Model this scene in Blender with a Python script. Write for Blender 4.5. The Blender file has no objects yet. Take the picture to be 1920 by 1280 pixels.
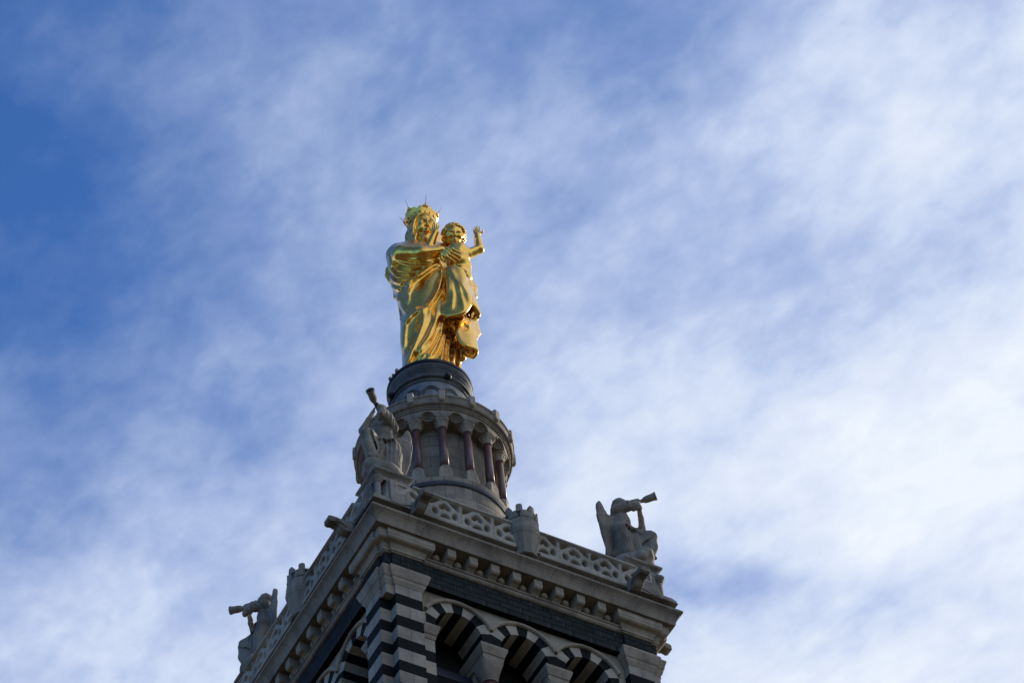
import bpy, bmesh, math, random
import numpy as np
from mathutils import Matrix, Vector

random.seed(7)
scene = bpy.context.scene
COL = scene.collection
PI = math.pi

# ------------------------------------------------------------------ camera
cam_data = bpy.data.cameras.new("camera")
cam = bpy.data.objects.new("camera", cam_data)
COL.objects.link(cam)
scene.camera = cam
cam_data.sensor_width = 36.0
cam_data.lens = 100.818
cam_data.clip_start = 0.5
cam_data.clip_end = 12000.0
ROT = Matrix(((0.8788129, -0.3361402, -0.3386705),
              (-0.4725212, -0.7118484, -0.5196109),
              (-0.0664199, 0.6166698, -0.7844149)))
# columns are right, (down is flipped) up and backward
cam.matrix_world = Matrix.Translation((-29.92387, -51.13130, -59.70213)) @ ROT.to_4x4()

# ------------------------------------------------------------------ world: physical sky with a thin cloud layer
SUN_EL, SUN_AZ = math.radians(27.0), math.radians(80.0)      # azimuth from +Y towards +X
world = bpy.data.worlds.new("World")
scene.world = world
world.use_nodes = True
wt = world.node_tree
for n in list(wt.nodes):
    wt.nodes.remove(n)


class NT:
    """tiny helper to write node trees"""
    def __init__(self, tree):
        self.t = tree

    def node(self, kind, inputs=None, **attrs):
        n = self.t.nodes.new(kind)
        for k, v in attrs.items():
            setattr(n, k, v)
        for k, v in (inputs or {}).items():
            s = n.inputs[k]
            if isinstance(v, bpy.types.NodeSocket):
                self.t.links.new(v, s)
            else:
                s.default_value = v
        return n

    def math(self, op, a, b=0.0, c=0.0, clamp=False):
        n = self.node('ShaderNodeMath', {0: a, 1: b, 2: c}, operation=op)
        n.use_clamp = clamp
        return n.outputs[0]

    def ramp(self, fac, stops, interp='LINEAR'):
        n = self.node('ShaderNodeValToRGB', {'Fac': fac})
        cr = n.color_ramp
        cr.interpolation = interp
        while len(cr.elements) < len(stops):
            cr.elements.new(0.5)
        for e, (p, c) in zip(cr.elements, stops):
            e.position = p
            e.color = (c[0], c[1], c[2], 1.0) if not isinstance(c, float) else (c, c, c, 1.0)
        return n.outputs['Color']

    def mix(self, fac, a, b, blend='MIX'):
        n = self.node('ShaderNodeMix', data_type='RGBA', blend_type=blend)
        for s, v in ((n.inputs[0], fac), (n.inputs[6], a), (n.inputs[7], b)):
            if isinstance(v, bpy.types.NodeSocket):
                self.t.links.new(v, s)
            else:
                s.default_value = v if not isinstance(v, tuple) or len(v) == 4 else (v[0], v[1], v[2], 1.0)
        return n.outputs[2]


W = NT(wt)
sky = W.node('ShaderNodeTexSky', sky_type='NISHITA', sun_disc=False)
sky.sun_elevation = SUN_EL
sky.sun_rotation = SUN_AZ
sky.air_density = 1.0
sky.dust_density = 0.0
sky.ozone_density = 6.0
tc = W.node('ShaderNodeTexCoord')
sep = W.node('ShaderNodeSeparateXYZ', {0: tc.outputs['Generated']})
zc = W.math('MAXIMUM', sep.outputs[2], 0.12)
px = W.math('DIVIDE', sep.outputs[0], zc)
py = W.math('DIVIDE', sep.outputs[1], zc)
# coordinates on the cloud layer
q1 = W.math('ADD', W.math('MULTIPLY_ADD', px, 5.739, 1.067), W.math('MULTIPLY', py, -3.101))
q2 = W.math('ADD', W.math('MULTIPLY_ADD', px, 2.186, -3.065), W.math('MULTIPLY', py, 4.649))
qv = W.node('ShaderNodeCombineXYZ', {0: q1, 1: q2, 2: 0.0}).outputs[0]
# wind-drawn streaks: rotate and stretch before the noise
rot = W.node('ShaderNodeVectorRotate', {'Vector': qv, 'Angle': math.radians(32)}, rotation_type='Z_AXIS').outputs[0]
st = W.node('ShaderNodeVectorMath', {0: rot, 1: (0.70, 1.15, 1.0)}, operation='MULTIPLY').outputs[0]
big = W.node('ShaderNodeTexNoise', {'Vector': st, 'Scale': 1.15, 'Detail': 3.0, 'Roughness': 0.5, 'Distortion': 0.5}).outputs[0]
st2 = W.node('ShaderNodeVectorMath', {0: rot, 1: (0.85, 1.2, 1.0)}, operation='MULTIPLY').outputs[0]
mid = W.node('ShaderNodeTexNoise', {'Vector': st2, 'Scale': 3.3, 'Detail': 5.0, 'Roughness': 0.5, 'Distortion': 0.35}).outputs[0]
fine = W.node('ShaderNodeTexNoise', {'Vector': st2, 'Scale': 11.0, 'Detail': 7.0, 'Roughness': 0.55, 'Distortion': 0.2}).outputs[0]
mask = W.math('ADD', W.math('MULTIPLY_ADD', W.math('MAXIMUM', q1, -0.4), 0.168, 0.175), W.math('MULTIPLY', W.math('MAXIMUM', q2, -0.5), 0.145))
# unseen veil added to make the skylight less blue; these terms are idle
mask = W.math('ADD', mask, W.node('ShaderNodeMapRange', {0: q2, 1: -0.9, 2: -3.0, 3: 0.0, 4: 0.0}).outputs[0])
mask = W.math('ADD', mask, W.node('ShaderNodeMapRange', {0: q1, 1: -0.7, 2: -2.5, 3: 0.0, 4: 0.0}).outputs[0])
mask = W.math('MINIMUM', mask, 0.86)
mask = W.math('MULTIPLY_ADD', W.math('SUBTRACT', big, 0.5), 0.30, mask)
mask = W.math('MULTIPLY_ADD', W.math('SUBTRACT', mid, 0.5), 0.44, mask)
mask = W.math('MULTIPLY_ADD', W.math('SUBTRACT', fine, 0.5), 0.24, mask)
# thicker banks and open gaps of the cloud layer: (centre, radius, amount)
for cx, cy, rx, ry, amt in [
        (0.12, 0.44, 0.30, 0.17, -0.27), (0.30, 0.78, 0.35, 0.22, -0.18), (-0.1, 0.05, 0.5, 0.25, -0.12),
        (0.05, 1.00, 0.3, 0.22, -0.08), (1.70, 0.12, 0.35, 0.18, -0.14), (2.35, 0.82, 0.50, 0.16, -0.12),
        (2.12, 1.70, 0.26, 0.08, -0.20), (2.98, 0.60, 0.25, 0.20, -0.10), (0.95, 0.20, 0.6, 0.20, 0.03), (0.05, 1.90, 0.55, 0.25, 0.20),
        (0.8, 1.72, 0.6, 0.25, 0.06), (2.7, 0.28, 0.5, 0.25, 0.12), (2.75, 1.3, 0.6, 0.4, 0.10),
        (1.75, 1.25, 0.4, 0.35, 0.10), (1.1, 0.65, 0.3, 0.3, 0.05), (2.6, 1.78, 0.5, 0.10, -0.10), (1.35, 0.30, 0.35, 0.25, 0.05), (0.35, 0.25, 0.3, 0.15, 0.05)]:
    dx = W.math('DIVIDE', W.math('SUBTRACT', q1, cx), rx)
    dy = W.math('DIVIDE', W.math('SUBTRACT', q2, cy), ry)
    d2 = W.math('ADD', W.math('MULTIPLY', dx, dx), W.math('MULTIPLY', dy, dy))
    g = W.math('DIVIDE', 1.0, W.math('MULTIPLY_ADD', W.math('MULTIPLY', d2, d2), 0.8, 1.0))
    mask = W.math('MULTIPLY_ADD', g, amt, mask)
alpha = W.ramp(mask, [(0.0, 0.05), (0.16, 0.20), (0.42, 0.62), (0.72, 0.92), (1.0, 1.0)])
cloud = W.ramp(mask, [(0.0, (0.29, 0.41, 0.67)), (0.38, (0.35, 0.46, 0.73)), (0.62, (0.54, 0.64, 0.88)),
                      (0.82, (0.73, 0.81, 0.97)), (1.0, (0.86, 0.92, 1.0))])
cloud10 = W.node('ShaderNodeVectorMath', {0: cloud, 1: (10.0, 10.0, 10.0)}, operation='MULTIPLY').outputs[0]
above = W.math('MULTIPLY', alpha, W.node('ShaderNodeMapRange', {0: sep.outputs[2], 1: 0.02, 2: 0.2}).outputs[0])
clear = W.mix(1.0, sky.outputs[0], (0.64, 1.12, 1.62), 'MULTIPLY')     # deep polarised blue
skymix = W.mix(above, clear, cloud10)
bg = W.node('ShaderNodeBackground', {'Color': skymix, 'Strength': 0.10})
wo = W.node('ShaderNodeOutputWorld', {'Surface': bg.outputs[0]})

# ------------------------------------------------------------------ sun
sd = bpy.data.lights.new("sun", 'SUN')
sd.energy = 5.0
sd.angle = math.radians(0.6)
sd.color = (1.0, 0.90, 0.74)
sun = bpy.data.objects.new("sun", sd)
COL.objects.link(sun)
to_sun = Vector((math.sin(SUN_AZ) * math.cos(SUN_EL), math.cos(SUN_AZ) * math.cos(SUN_EL), math.sin(SUN_EL)))
sun.rotation_euler = to_sun.to_track_quat('Z', 'Y').to_euler()
sun.location = to_sun * 200

scene.view_settings.view_transform = 'Standard'
scene.view_settings.look = 'None'
scene.view_settings.exposure = 0.0
scene.view_settings.gamma = 1.0

# ------------------------------------------------------------------ materials


def material(name):
    m = bpy.data.materials.new(name)
    m.use_nodes = True
    t = NT(m.node_tree)
    p = m.node_tree.nodes['Principled BSDF']
    return m, t, p


def joint_vector(t, mode, radius=1.0):
    tco = t.node('ShaderNodeTexCoord').outputs['Object']
    s = t.node('ShaderNodeSeparateXYZ', {0: tco})
    if mode == 'box':
        u = t.math('ADD', s.outputs[0], s.outputs[1])
    else:
        u = t.math('MULTIPLY', t.math('ARCTAN2', s.outputs[1], s.outputs[0]), radius)
    return tco, t.node('ShaderNodeCombineXYZ', {0: u, 1: s.outputs[2], 2: 0.0}).outputs[0]


def stone(name, base, joints=None, jw=1.3, jh=0.8, radius=1.0, jsize=0.012, rough=0.85, var=0.33, stain=0.5,
          offset=0.5, jdark=0.45, bump=0.35, spec=0.25):
    m, t, p = material(name)
    tco, jv = joint_vector(t, joints or 'box', radius)
    n1 = t.node('ShaderNodeTexNoise', {'Vector': tco, 'Scale': 0.9, 'Detail': 6.0, 'Roughness': 0.62}).outputs[0]
    n2 = t.node('ShaderNodeTexNoise', {'Vector': tco, 'Scale': 7.0, 'Detail': 5.0, 'Roughness': 0.6}).outputs[0]
    stv = t.node('ShaderNodeVectorMath', {0: tco, 1: (5.0, 5.0, 0.6)}, operation='MULTIPLY').outputs[0]
    n3 = t.node('ShaderNodeTexNoise', {'Vector': stv, 'Scale': 1.0, 'Detail': 5.0, 'Roughness': 0.6}).outputs[0]
    b = np.array(base)
    dark = tuple(b * (1 - var * 1.3) * np.array((1.0, 0.99, 1.0)))
    lite = tuple(np.minimum(b * (1 + var * 0.7), 1) * np.array((1.0, 0.985, 0.95)))
    c = t.ramp(n1, [(0.34, dark), (0.5, tuple(b)), (0.66, lite)])
    c = t.mix(t.math('MULTIPLY', t.ramp(n2, [(0.42, 0.0), (0.7, 1.0)]), 0.35), c, tuple(b * 0.72))
    # grey-brown weather stains that have run down
    c = t.mix(t.math('MULTIPLY', t.ramp(n3, [(0.5, 0.0), (0.72, 1.0)]), stain), c, tuple(b * np.array((0.42, 0.40, 0.38))))
    if joints:
        br = t.node('ShaderNodeTexBrick', {'Vector': jv, 'Color1': (1, 1, 1, 1), 'Color2': (0.74, 0.74, 0.76, 1),
                                           'Mortar': (jdark, jdark, jdark, 1), 'Scale': 1.0, 'Mortar Size': jsize,
                                           'Mortar Smooth': 0.1, 'Bias': 0.0, 'Brick Width': jw, 'Row Height': jh})
        br.offset = offset
        c = t.mix(1.0, c, br.outputs['Color'], 'MULTIPLY')
    p.inputs['Base Color'].default_value = (*base, 1)
    t.t.links.new(c, p.inputs['Base Color'])
    p.inputs['Roughness'].default_value = rough
    p.inputs['Specular IOR Level'].default_value = spec
    hsum = t.math('ADD', t.math('MULTIPLY', n2, 0.6), t.math('MULTIPLY', t.node(
        'ShaderNodeTexNoise', {'Vector': tco, 'Scale': 28.0, 'Detail': 4.0}).outputs[0], 0.4))
    bp = t.node('ShaderNodeBump', {'Height': hsum, 'Strength': bump, 'Distance': 0.05})
    t.t.links.new(bp.outputs[0], p.inputs['Normal'])
    return m


LIME = (0.305, 0.255, 0.195)
M_STONE = stone('limestone', LIME, 'box', 1.37, 3.0, jsize=0.010, stain=0.55, offset=0.0)
M_SMOOTH = stone('dressed limestone', (0.325, 0.275, 0.212), stain=0.45)
M_WHITE = stone('pale marble course', (0.37, 0.322, 0.258), 'box', 0.62, 8.0, jsize=0.009, stain=0.22, jdark=0.42)
M_WHITE2 = stone('pale marble', (0.37, 0.322, 0.258), stain=0.15)
M_GREY = stone('weathered carved stone', (0.245, 0.216, 0.178), stain=0.7, var=0.42, bump=0.35)
M_RAIL = stone('openwork limestone', (0.36, 0.325, 0.27), stain=0.25)
M_DRUM = stone('drum masonry', (0.285, 0.24, 0.185), 'cyl', 0.95, 0.48, radius=1.75, jsize=0.014, stain=0.35)
M_DRUM2 = stone('drum ring stone', (0.29, 0.246, 0.192), 'cyl', 0.99, 9.0, radius=2.5, jsize=0.012, stain=0.55, offset=0.0)
M_DARKBAND = stone('dark stone band', (0.045, 0.055, 0.068), rough=0.6, stain=0.2)
M_BLACK = stone('green black serpentine', (0.0078, 0.0108, 0.0115), 'box', 0.8, 8.0, jsize=0.008, rough=0.7, var=0.45, stain=0.1, jdark=1.6, spec=0.08)
M_BLACK2 = stone('green black voussoir', (0.0078, 0.0108, 0.0115), rough=0.7, var=0.45, stain=0.1, spec=0.08)


def slate_mat():
    m, t, p = material('green black slate courses')
    tco, jv = joint_vector(t, 'box')
    br = t.node('ShaderNodeTexBrick', {'Vector': jv, 'Color1': (0.020, 0.0265, 0.0265, 1), 'Color2': (0.008, 0.011, 0.0115, 1),
                                       'Mortar': (0.003, 0.0035, 0.004, 1), 'Scale': 1.0, 'Mortar Size': 0.018,
                                       'Mortar Smooth': 0.2, 'Bias': -0.2, 'Brick Width': 0.69, 'Row Height': 0.212})
    br.offset = 0.37
    # pale mortar in some upright joints
    s = t.node('ShaderNodeSeparateXYZ', {0: jv})
    cell = t.math('FLOOR', t.math('DIVIDE', s.outputs[1], 0.212))
    sh = t.math('MULTIPLY', cell, 0.257)
    fr = t.math('FRACT', t.math('ADD', t.math('DIVIDE', s.outputs[0], 0.687), sh))
    line = t.math('LESS_THAN', t.math('ABSOLUTE', t.math('SUBTRACT', fr, 0.5)), 0.014)
    n = t.node('ShaderNodeTexNoise', {'Vector': tco, 'Scale': 3.0, 'Detail': 5.0}).outputs[0]
    lm = t.math('MULTIPLY', line, t.ramp(n, [(0.40, 0.0), (0.60, 0.8)]))
    c = t.mix(t.math('MULTIPLY', t.ramp(n, [(0.35, 0.0), (0.7, 1.0)]), 0.5), br.outputs['Color'], (0.026, 0.032, 0.031))
    c = t.mix(br.outputs['Fac'], c, (0.003, 0.0035, 0.004))
    c = t.mix(lm, c, (0.10, 0.10, 0.10))
    t.t.links.new(c, p.inputs['Base Color'])
    p.inputs['Roughness'].default_value = 0.6
    p.inputs['Specular IOR Level'].default_value = 0.08
    bp = t.node('ShaderNodeBump', {'Height': t.math('SUBTRACT', t.math('MULTIPLY', n, 0.3), br.outputs['Fac']), 'Strength': 0.6, 'Distance': 0.03})
    t.t.links.new(bp.outputs[0], p.inputs['Normal'])
    return m


M_SLATE = slate_mat()


def granite():
    m, t, p = material('red granite')
    tco = t.node('ShaderNodeTexCoord').outputs['Object']
    v = t.node('ShaderNodeTexVoronoi', {'Vector': tco, 'Scale': 26.0}).outputs['Color']
    n = t.node('ShaderNodeTexNoise', {'Vector': tco, 'Scale': 5.0, 'Detail': 6.0, 'Roughness': 0.7}).outputs[0]
    c = t.ramp(n, [(0.3, (0.075, 0.034, 0.027)), (0.55, (0.125, 0.056, 0.046)), (0.75, (0.18, 0.095, 0.08))])
    c = t.mix(0.35, c, t.mix(1.0, (0.17, 0.085, 0.07), v, 'MULTIPLY'))
    t.t.links.new(c, p.inputs['Base Color'])
    p.inputs['Roughness'].default_value = 0.38
    return m


M_GRANITE = granite()


def bronze():
    m, t, p = material('dark patinated bronze')
    tco = t.node('ShaderNodeTexCoord').outputs['Object']
    n = t.node('ShaderNodeTexNoise', {'Vector': tco, 'Scale': 2.2, 'Detail': 6.0, 'Roughness': 0.65}).outputs[0]
    c = t.ramp(n, [(0.3, (0.03, 0.034, 0.038)), (0.5, (0.075, 0.08, 0.083)), (0.7, (0.18, 0.18, 0.172))])
    t.t.links.new(c, p.inputs['Base Color'])
    p.inputs['Metallic'].default_value = 0.1
    p.inputs['Roughness'].default_value = 0.6
    return m


M_BRONZE = bronze()
M_BASE = stone('grey metal mouldings', (0.115, 0.122, 0.128), rough=0.6, stain=0.6, var=0.5)
M_LEAD = stone('grey lead clad frieze', (0.20, 0.212, 0.225), rough=0.6, stain=0.7, var=0.45)
M_RIM = stone('black painted rim and slit shade', (0.012, 0.014, 0.018), rough=0.5, stain=0.0)


def gold():
    m, t, p = material('gilded copper')
    tco = t.node('ShaderNodeTexCoord').outputs['Object']
    n = t.node('ShaderNodeTexNoise', {'Vector': tco, 'Scale': 3.0, 'Detail': 5.0, 'Roughness': 0.6}).outputs[0]
    n2 = t.node('ShaderNodeTexNoise', {'Vector': tco, 'Scale': 14.0, 'Detail': 4.0, 'Roughness': 0.6}).outputs[0]
    c = t.ramp(n, [(0.3, (0.84, 0.44, 0.055)), (0.55, (0.94, 0.535, 0.085)), (0.75, (0.98, 0.60, 0.13))])
    t.t.links.new(c, p.inputs['Base Color'])
    p.inputs['Metallic'].default_value = 1.0
    t.t.links.new(t.ramp(n2, [(0.3, 0.15), (0.7, 0.30)]), p.inputs['Roughness'])
    p.inputs['Coat Weight'].default_value = 0.4
    p.inputs['Coat Roughness'].default_value = 0.15
    p.inputs['Coat IOR'].default_value = 1.7
    bp = t.node('ShaderNodeBump', {'Height': n2, 'Strength': 0.10, 'Distance': 0.05})
    t.t.links.new(bp.outputs[0], p.inputs['Normal'])
    return m


M_GOLD = gold()


def plain(name, col, rough=0.6, metal=0.0):
    m, t, p = material(name)
    tco = t.node('ShaderNodeTexCoord').outputs['Object']
    n = t.node('ShaderNodeTexNoise', {'Vector': tco, 'Scale': 4.0, 'Detail': 5.0}).outputs[0]
    b = np.array(col)
    t.t.links.new(t.ramp(n, [(0.3, tuple(b * 0.75)), (0.7, tuple(b * 1.2))]), p.inputs['Base Color'])
    p.inputs['Roughness'].default_value = rough
    p.inputs['Metallic'].default_value = metal
    return m


M_LOUVRE = plain('dark blue louvre boards', (0.008, 0.011, 0.028), 0.6)
M_INSIDE_SHADE = plain('shaded belfry interior', (0.02, 0.019, 0.018), 0.9)  # near-black: the shade inside the belfry is put into the colour
M_IRON = plain('dark iron', (0.02, 0.02, 0.022), 0.5, 0.6)
M_GROUND = plain('dry hillside', (0.060, 0.050, 0.036), 0.95)

# ------------------------------------------------------------------ mesh helpers


class MB:
    """collects vertices and faces of one mesh"""
    def __init__(self):
        self.v, self.f, self.m, self.s = [], [], [], []

    def add(self, verts, faces, mat=0, smooth=False):
        o = len(self.v)
        self.v.extend([tuple(map(float, p)) for p in verts])
        for f in faces:
            self.f.append([i + o for i in f])
            self.m.append(mat)
            self.s.append(smooth)

    def box(self, lo, hi, mat=0):
        x0, y0, z0 = lo
        x1, y1, z1 = hi
        self.add([(x0, y0, z0), (x1, y0, z0), (x1, y1, z0), (x0, y1, z0), (x0, y0, z1), (x1, y0, z1), (x1, y1, z1), (x0, y1, z1)],
                 [(3, 2, 1, 0), (4, 5, 6, 7), (0, 1, 5, 4), (1, 2, 6, 5), (2, 3, 7, 6), (3, 0, 4, 7)], mat)

    def loft(self, rings, mats=None, closed=True, cap0=True, cap1=True, smooth=False):
        """rings: list of equal-length point lists"""
        n = len(rings[0])
        vs = [p for r in rings for p in r]
        o = len(self.v)
        self.v.extend([tuple(map(float, p)) for p in vs])
        for k in range(len(rings) - 1):
            m = mats[k] if mats else 0
            for i in range(n if closed else n - 1):
                j = (i + 1) % n
                self.f.append([o + k * n + i, o + k * n + j, o + (k + 1) * n + j, o + (k + 1) * n + i])
                self.m.append(m)
                self.s.append(smooth)
        if cap0:
            self.f.append([o + i for i in reversed(range(n))]); self.m.append(mats[0] if mats else 0); self.s.append(False)
        if cap1:
            self.f.append([o + (len(rings) - 1) * n + i for i in range(n)]); self.m.append(mats[-1] if mats else 0); self.s.append(False)

    def lathe(self, prof, n=64, c=(0, 0), smooth=False, mats=None, cap0=True, cap1=True, a0=0.0):
        rings = [[(c[0] + r * math.cos(a0 + 2 * PI * i / n), c[1] + r * math.sin(a0 + 2 * PI * i / n), z) for i in range(n)] for r, z in prof]
        self.loft(rings, mats, True, cap0, cap1, smooth)

    def prism(self, outline, axis, d0, d1, mat=0):
        """outline: 2D points; extruded along axis ('x','y','z') from d0 to d1"""
        def pt(p, d):
            return {'x': (d, p[0], p[1]), 'y': (p[0], d, p[1]), 'z': (p[0], p[1], d)}[axis]
        self.loft([[pt(p, d0) for p in outline], [pt(p, d1) for p in outline]], [mat])

    def tube(self, pts, radii, n=8, mat=0, smooth=True):
        pts = [Vector(p) for p in pts]
        rings = []
        for i, p in enumerate(pts):
            t = (pts[min(i + 1, len(pts) - 1)] - pts[max(i - 1, 0)]).normalized()
            a = t.cross(Vector((0, 0, 1)) if abs(t.z) < 0.9 else Vector((1, 0, 0))).normalized()
            b = t.cross(a)
            r = radii[i] if isinstance(radii, (list, tuple)) else radii
            rings.append([tuple(p + a * r * math.cos(2 * PI * k / n) + b * r * math.sin(2 * PI * k / n)) for k in range(n)])
        self.loft(rings, [mat] * (len(rings) - 1) if len(rings) > 1 else None, smooth=smooth)

    def ball(self, c, r, n=12, m=8, mat=0):
        rx, ry, rz = r if isinstance(r, (tuple, list)) else (r, r, r)
        rings = []
        for k in range(1, m):
            t = PI * k / m
            rings.append([(c[0] + rx * math.sin(t) * math.cos(2 * PI * i / n), c[1] + ry * math.sin(t) * math.sin(2 * PI * i / n), c[2] - rz * math.cos(t)) for i in range(n)])
        self.loft(rings, [mat] * (len(rings) - 1), smooth=True)

    def mesh(self, name, mats, recalc=True, bevel=0.0):
        me = bpy.data.meshes.new(name)
        me.from_pydata(self.v, [], self.f)
        for m in (mats if isinstance(mats, (list, tuple)) else [mats]):
            me.materials.append(m)
        me.polygons.foreach_set('material_index', self.m)
        me.polygons.foreach_set('use_smooth', self.s)
        if recalc or bevel:
            bm = bmesh.new()
            bm.from_mesh(me)
            if recalc:
                bmesh.ops.recalc_face_normals(bm, faces=bm.faces)
            if bevel:
                es = [e for e in bm.edges if len(e.link_faces) == 2 and e.calc_face_angle(0) > 0.7]
                bmesh.ops.bevel(bm, geom=es, offset=bevel, segments=2, profile=0.6, affect='EDGES', clamp_overlap=True)
            bm.to_mesh(me)
            bm.free()
        me.update()
        return me


def link(name, me, parent=None, rz=0.0, loc=None, local=False):
    # coordinates are world ones unless local is set, then they are the parent's own
    o = bpy.data.objects.new(name, me)
    COL.objects.link(o)
    if local:
        o.parent = parent
        o.location = loc or (0, 0, 0)
    elif parent is not None:
        o.parent = parent
        base = Vector((0, 0, 0))
        q = parent
        while q is not None:
            base += q.location
            q = q.parent
        o.location = (Vector(loc) if loc else Vector((0, 0, 0))) - base
    elif loc:
        o.location = loc
    o.rotation_euler[2] = rz
    return o


def empty(name, label, cat, loc=(0, 0, 0), rz=0.0, group=None):
    o = bpy.data.objects.new(name, None)
    COL.objects.link(o)
    o.location = loc
    o.rotation_euler[2] = rz
    o['label'] = label
    o['category'] = cat
    if group:
        o['group'] = group
    return o


def R90(pts, k):
    c, s = [(1, 0), (0, 1), (-1, 0), (0, -1)][k % 4]
    return [(c * p[0] - s * p[1], s * p[0] + c * p[1], p[2]) for p in pts]


# ------------------------------------------------------------------ sculpting: a signed-distance grid meshed by surface nets


class Sculpt:
    def __init__(self, lo, hi, h, fill=1.0):
        self.lo = np.array(lo, np.float32)
        self.h = h
        self.n = np.ceil((np.array(hi) - np.array(lo)) / h).astype(int) + 1
        self.ax = [self.lo[i] + h * np.arange(self.n[i], dtype=np.float32) for i in range(3)]
        self.d = np.full(tuple(self.n), fill, np.float32)

    def _sub(self, lo, hi):
        s = []
        for i in range(3):
            a = int(max(0, math.floor((lo[i] - self.lo[i]) / self.h)))
            b = int(min(self.n[i], math.ceil((hi[i] - self.lo[i]) / self.h) + 1))
            if b <= a:
                return None
            s.append(slice(a, b))
        return tuple(s)

    def _grid(self, s):
        return (self.ax[0][s[0]][:, None, None], self.ax[1][s[1]][None, :, None], self.ax[2][s[2]][None, None, :])

    def blend(self, s, d2, k, sub=False):
        d = self.d[s]
        if sub:
            h = np.clip(0.5 - 0.5 * (d + d2) / k, 0, 1)
            self.d[s] = d * (1 - h) - d2 * h + k * h * (1 - h)
        else:
            h = np.clip(0.5 + 0.5 * (d2 - d) / k, 0, 1)
            self.d[s] = d2 * (1 - h) + d * h - k * h * (1 - h)

    def cap(self, a, b, ra, rb=None, k=0.05, sub=False, m=0.3):
        rb = ra if rb is None else rb
        a, b = np.array(a, np.float32), np.array(b, np.float32)
        r = max(ra, rb) + k + m
        s = self._sub(np.minimum(a, b) - r, np.maximum(a, b) + r)
        if s is None:
            return
        X, Y, Z = self._grid(s)
        ab = b - a
        L2 = float(ab @ ab) + 1e-9
        t = np.clip(((X - a[0]) * ab[0] + (Y - a[1]) * ab[1] + (Z - a[2]) * ab[2]) / L2, 0, 1)
        d2 = np.sqrt((X - a[0] - t * ab[0]) ** 2 + (Y - a[1] - t * ab[1]) ** 2 + (Z - a[2] - t * ab[2]) ** 2) - (ra + (rb - ra) * t)
        self.blend(s, d2, k, sub)

    def chain(self, pts, radii, k=0.05, sub=False):
        for i in range(len(pts) - 1):
            r0 = radii[i] if isinstance(radii, (list, tuple)) else radii
            r1 = radii[i + 1] if isinstance(radii, (list, tuple)) else radii
            self.cap(pts[i], pts[i + 1], r0, r1, k, sub)

    def ell(self, c, r, k=0.05, rot=None, sub=False, m=0.3):
        c, r = np.array(c, np.float32), np.array(r, np.float32)
        R = float(r.max()) + k + m
        s = self._sub(c - R, c + R)
        if s is None:
            return
        X, Y, Z = self._grid(s)
        X, Y, Z = X - c[0], Y - c[1], Z - c[2]
        if rot is not None:
            M = np.array(rot.transposed() if isinstance(rot, Matrix) else rot, np.float32)
            X, Y, Z = (M[0, 0] * X + M[0, 1] * Y + M[0, 2] * Z, M[1, 0] * X + M[1, 1] * Y + M[1, 2] * Z, M[2, 0] * X + M[2, 1] * Y + M[2, 2] * Z)
        k0 = np.sqrt((X / r[0]) ** 2 + (Y / r[1]) ** 2 + (Z / r[2]) ** 2)
        k1 = np.sqrt((X / r[0] ** 2) ** 2 + (Y / r[1] ** 2) ** 2 + (Z / r[2] ** 2) ** 2) + 1e-9
        self.blend(s, k0 * (k0 - 1) / k1, k, sub)

    def strokes(self, lines, ufun, wfun, keep, near=0.30):
        """folds: each line (points in (u, w), height, width); positive raises a ridge"""
        X, Y, Z = np.meshgrid(*self.ax, indexing='ij', sparse=True)
        idx = np.nonzero((np.abs(self.d) < near) & keep(X, Y, Z))
        x, y, z = self.ax[0][idx[0]], self.ax[1][idx[1]], self.ax[2][idx[2]]
        u, w = ufun(x, y, z), wfun(x, y, z)
        tot = np.zeros(len(u), np.float32)
        for pts, hgt, wid in lines:
            P = np.array(pts, np.float32)
            L = np.concatenate([[0], np.cumsum(np.linalg.norm(P[1:] - P[:-1], axis=1))])
            lo, hi = P.min(0) - 3 * wid, P.max(0) + 3 * wid
            sel = np.nonzero((u > lo[0]) & (u < hi[0]) & (w > lo[1]) & (w < hi[1]))[0]
            if not len(sel):
                continue
            us, ws = u[sel], w[sel]
            best = np.full(len(sel), 9.0, np.float32)
            bt = np.zeros(len(sel), np.float32)
            for i in range(len(P) - 1):
                ab = P[i + 1] - P[i]
                l2 = float(ab @ ab) + 1e-9
                t = np.clip(((us - P[i, 0]) * ab[0] + (ws - P[i, 1]) * ab[1]) / l2, 0, 1)
                dd = np.hypot(us - P[i, 0] - t * ab[0], ws - P[i, 1] - t * ab[1])
                b = dd < best
                best[b] = dd[b]
                bt[b] = (L[i] + t[b] * (L[i + 1] - L[i])) / L[-1]
            taper = np.clip(np.minimum(bt, 1 - bt) * 6 + 0.25, 0, 1)
            tot[sel] += hgt * taper * np.exp(-(best / wid) ** 2)
        self.d[idx] -= tot

    def mesh(self, name, mat, smooth=0):
        d = self.d
        for _ in range(smooth):
            for a in range(3):
                d = (np.roll(d, 1, a) + 2 * d + np.roll(d, -1, a)) * 0.25
        d = d.copy()
        for a in range(3):
            sl = [slice(None)] * 3
            for e in (0, -1):
                sl[a] = e
                d[tuple(sl)] = np.maximum(d[tuple(sl)], 0.01)
        ins = d < 0
        c = np.zeros(tuple(self.n - 1), np.int8)
        for i in (0, 1):
            for j in (0, 1):
                for k in (0, 1):
                    c += ins[i:self.n[0] - 1 + i, j:self.n[1] - 1 + j, k:self.n[2] - 1 + k]
        cell = np.nonzero((c > 0) & (c < 8))
        ncell = len(cell[0])
        vid = np.full(c.shape, -1, np.int64)
        vid[cell] = np.arange(ncell)
        acc = np.zeros((ncell, 3))
        cnt = np.zeros(ncell)
        corners = [(i, j, k) for i in (0, 1) for j in (0, 1) for k in (0, 1)]
        val = {o: d[cell[0] + o[0], cell[1] + o[1], cell[2] + o[2]] for o in corners}
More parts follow.
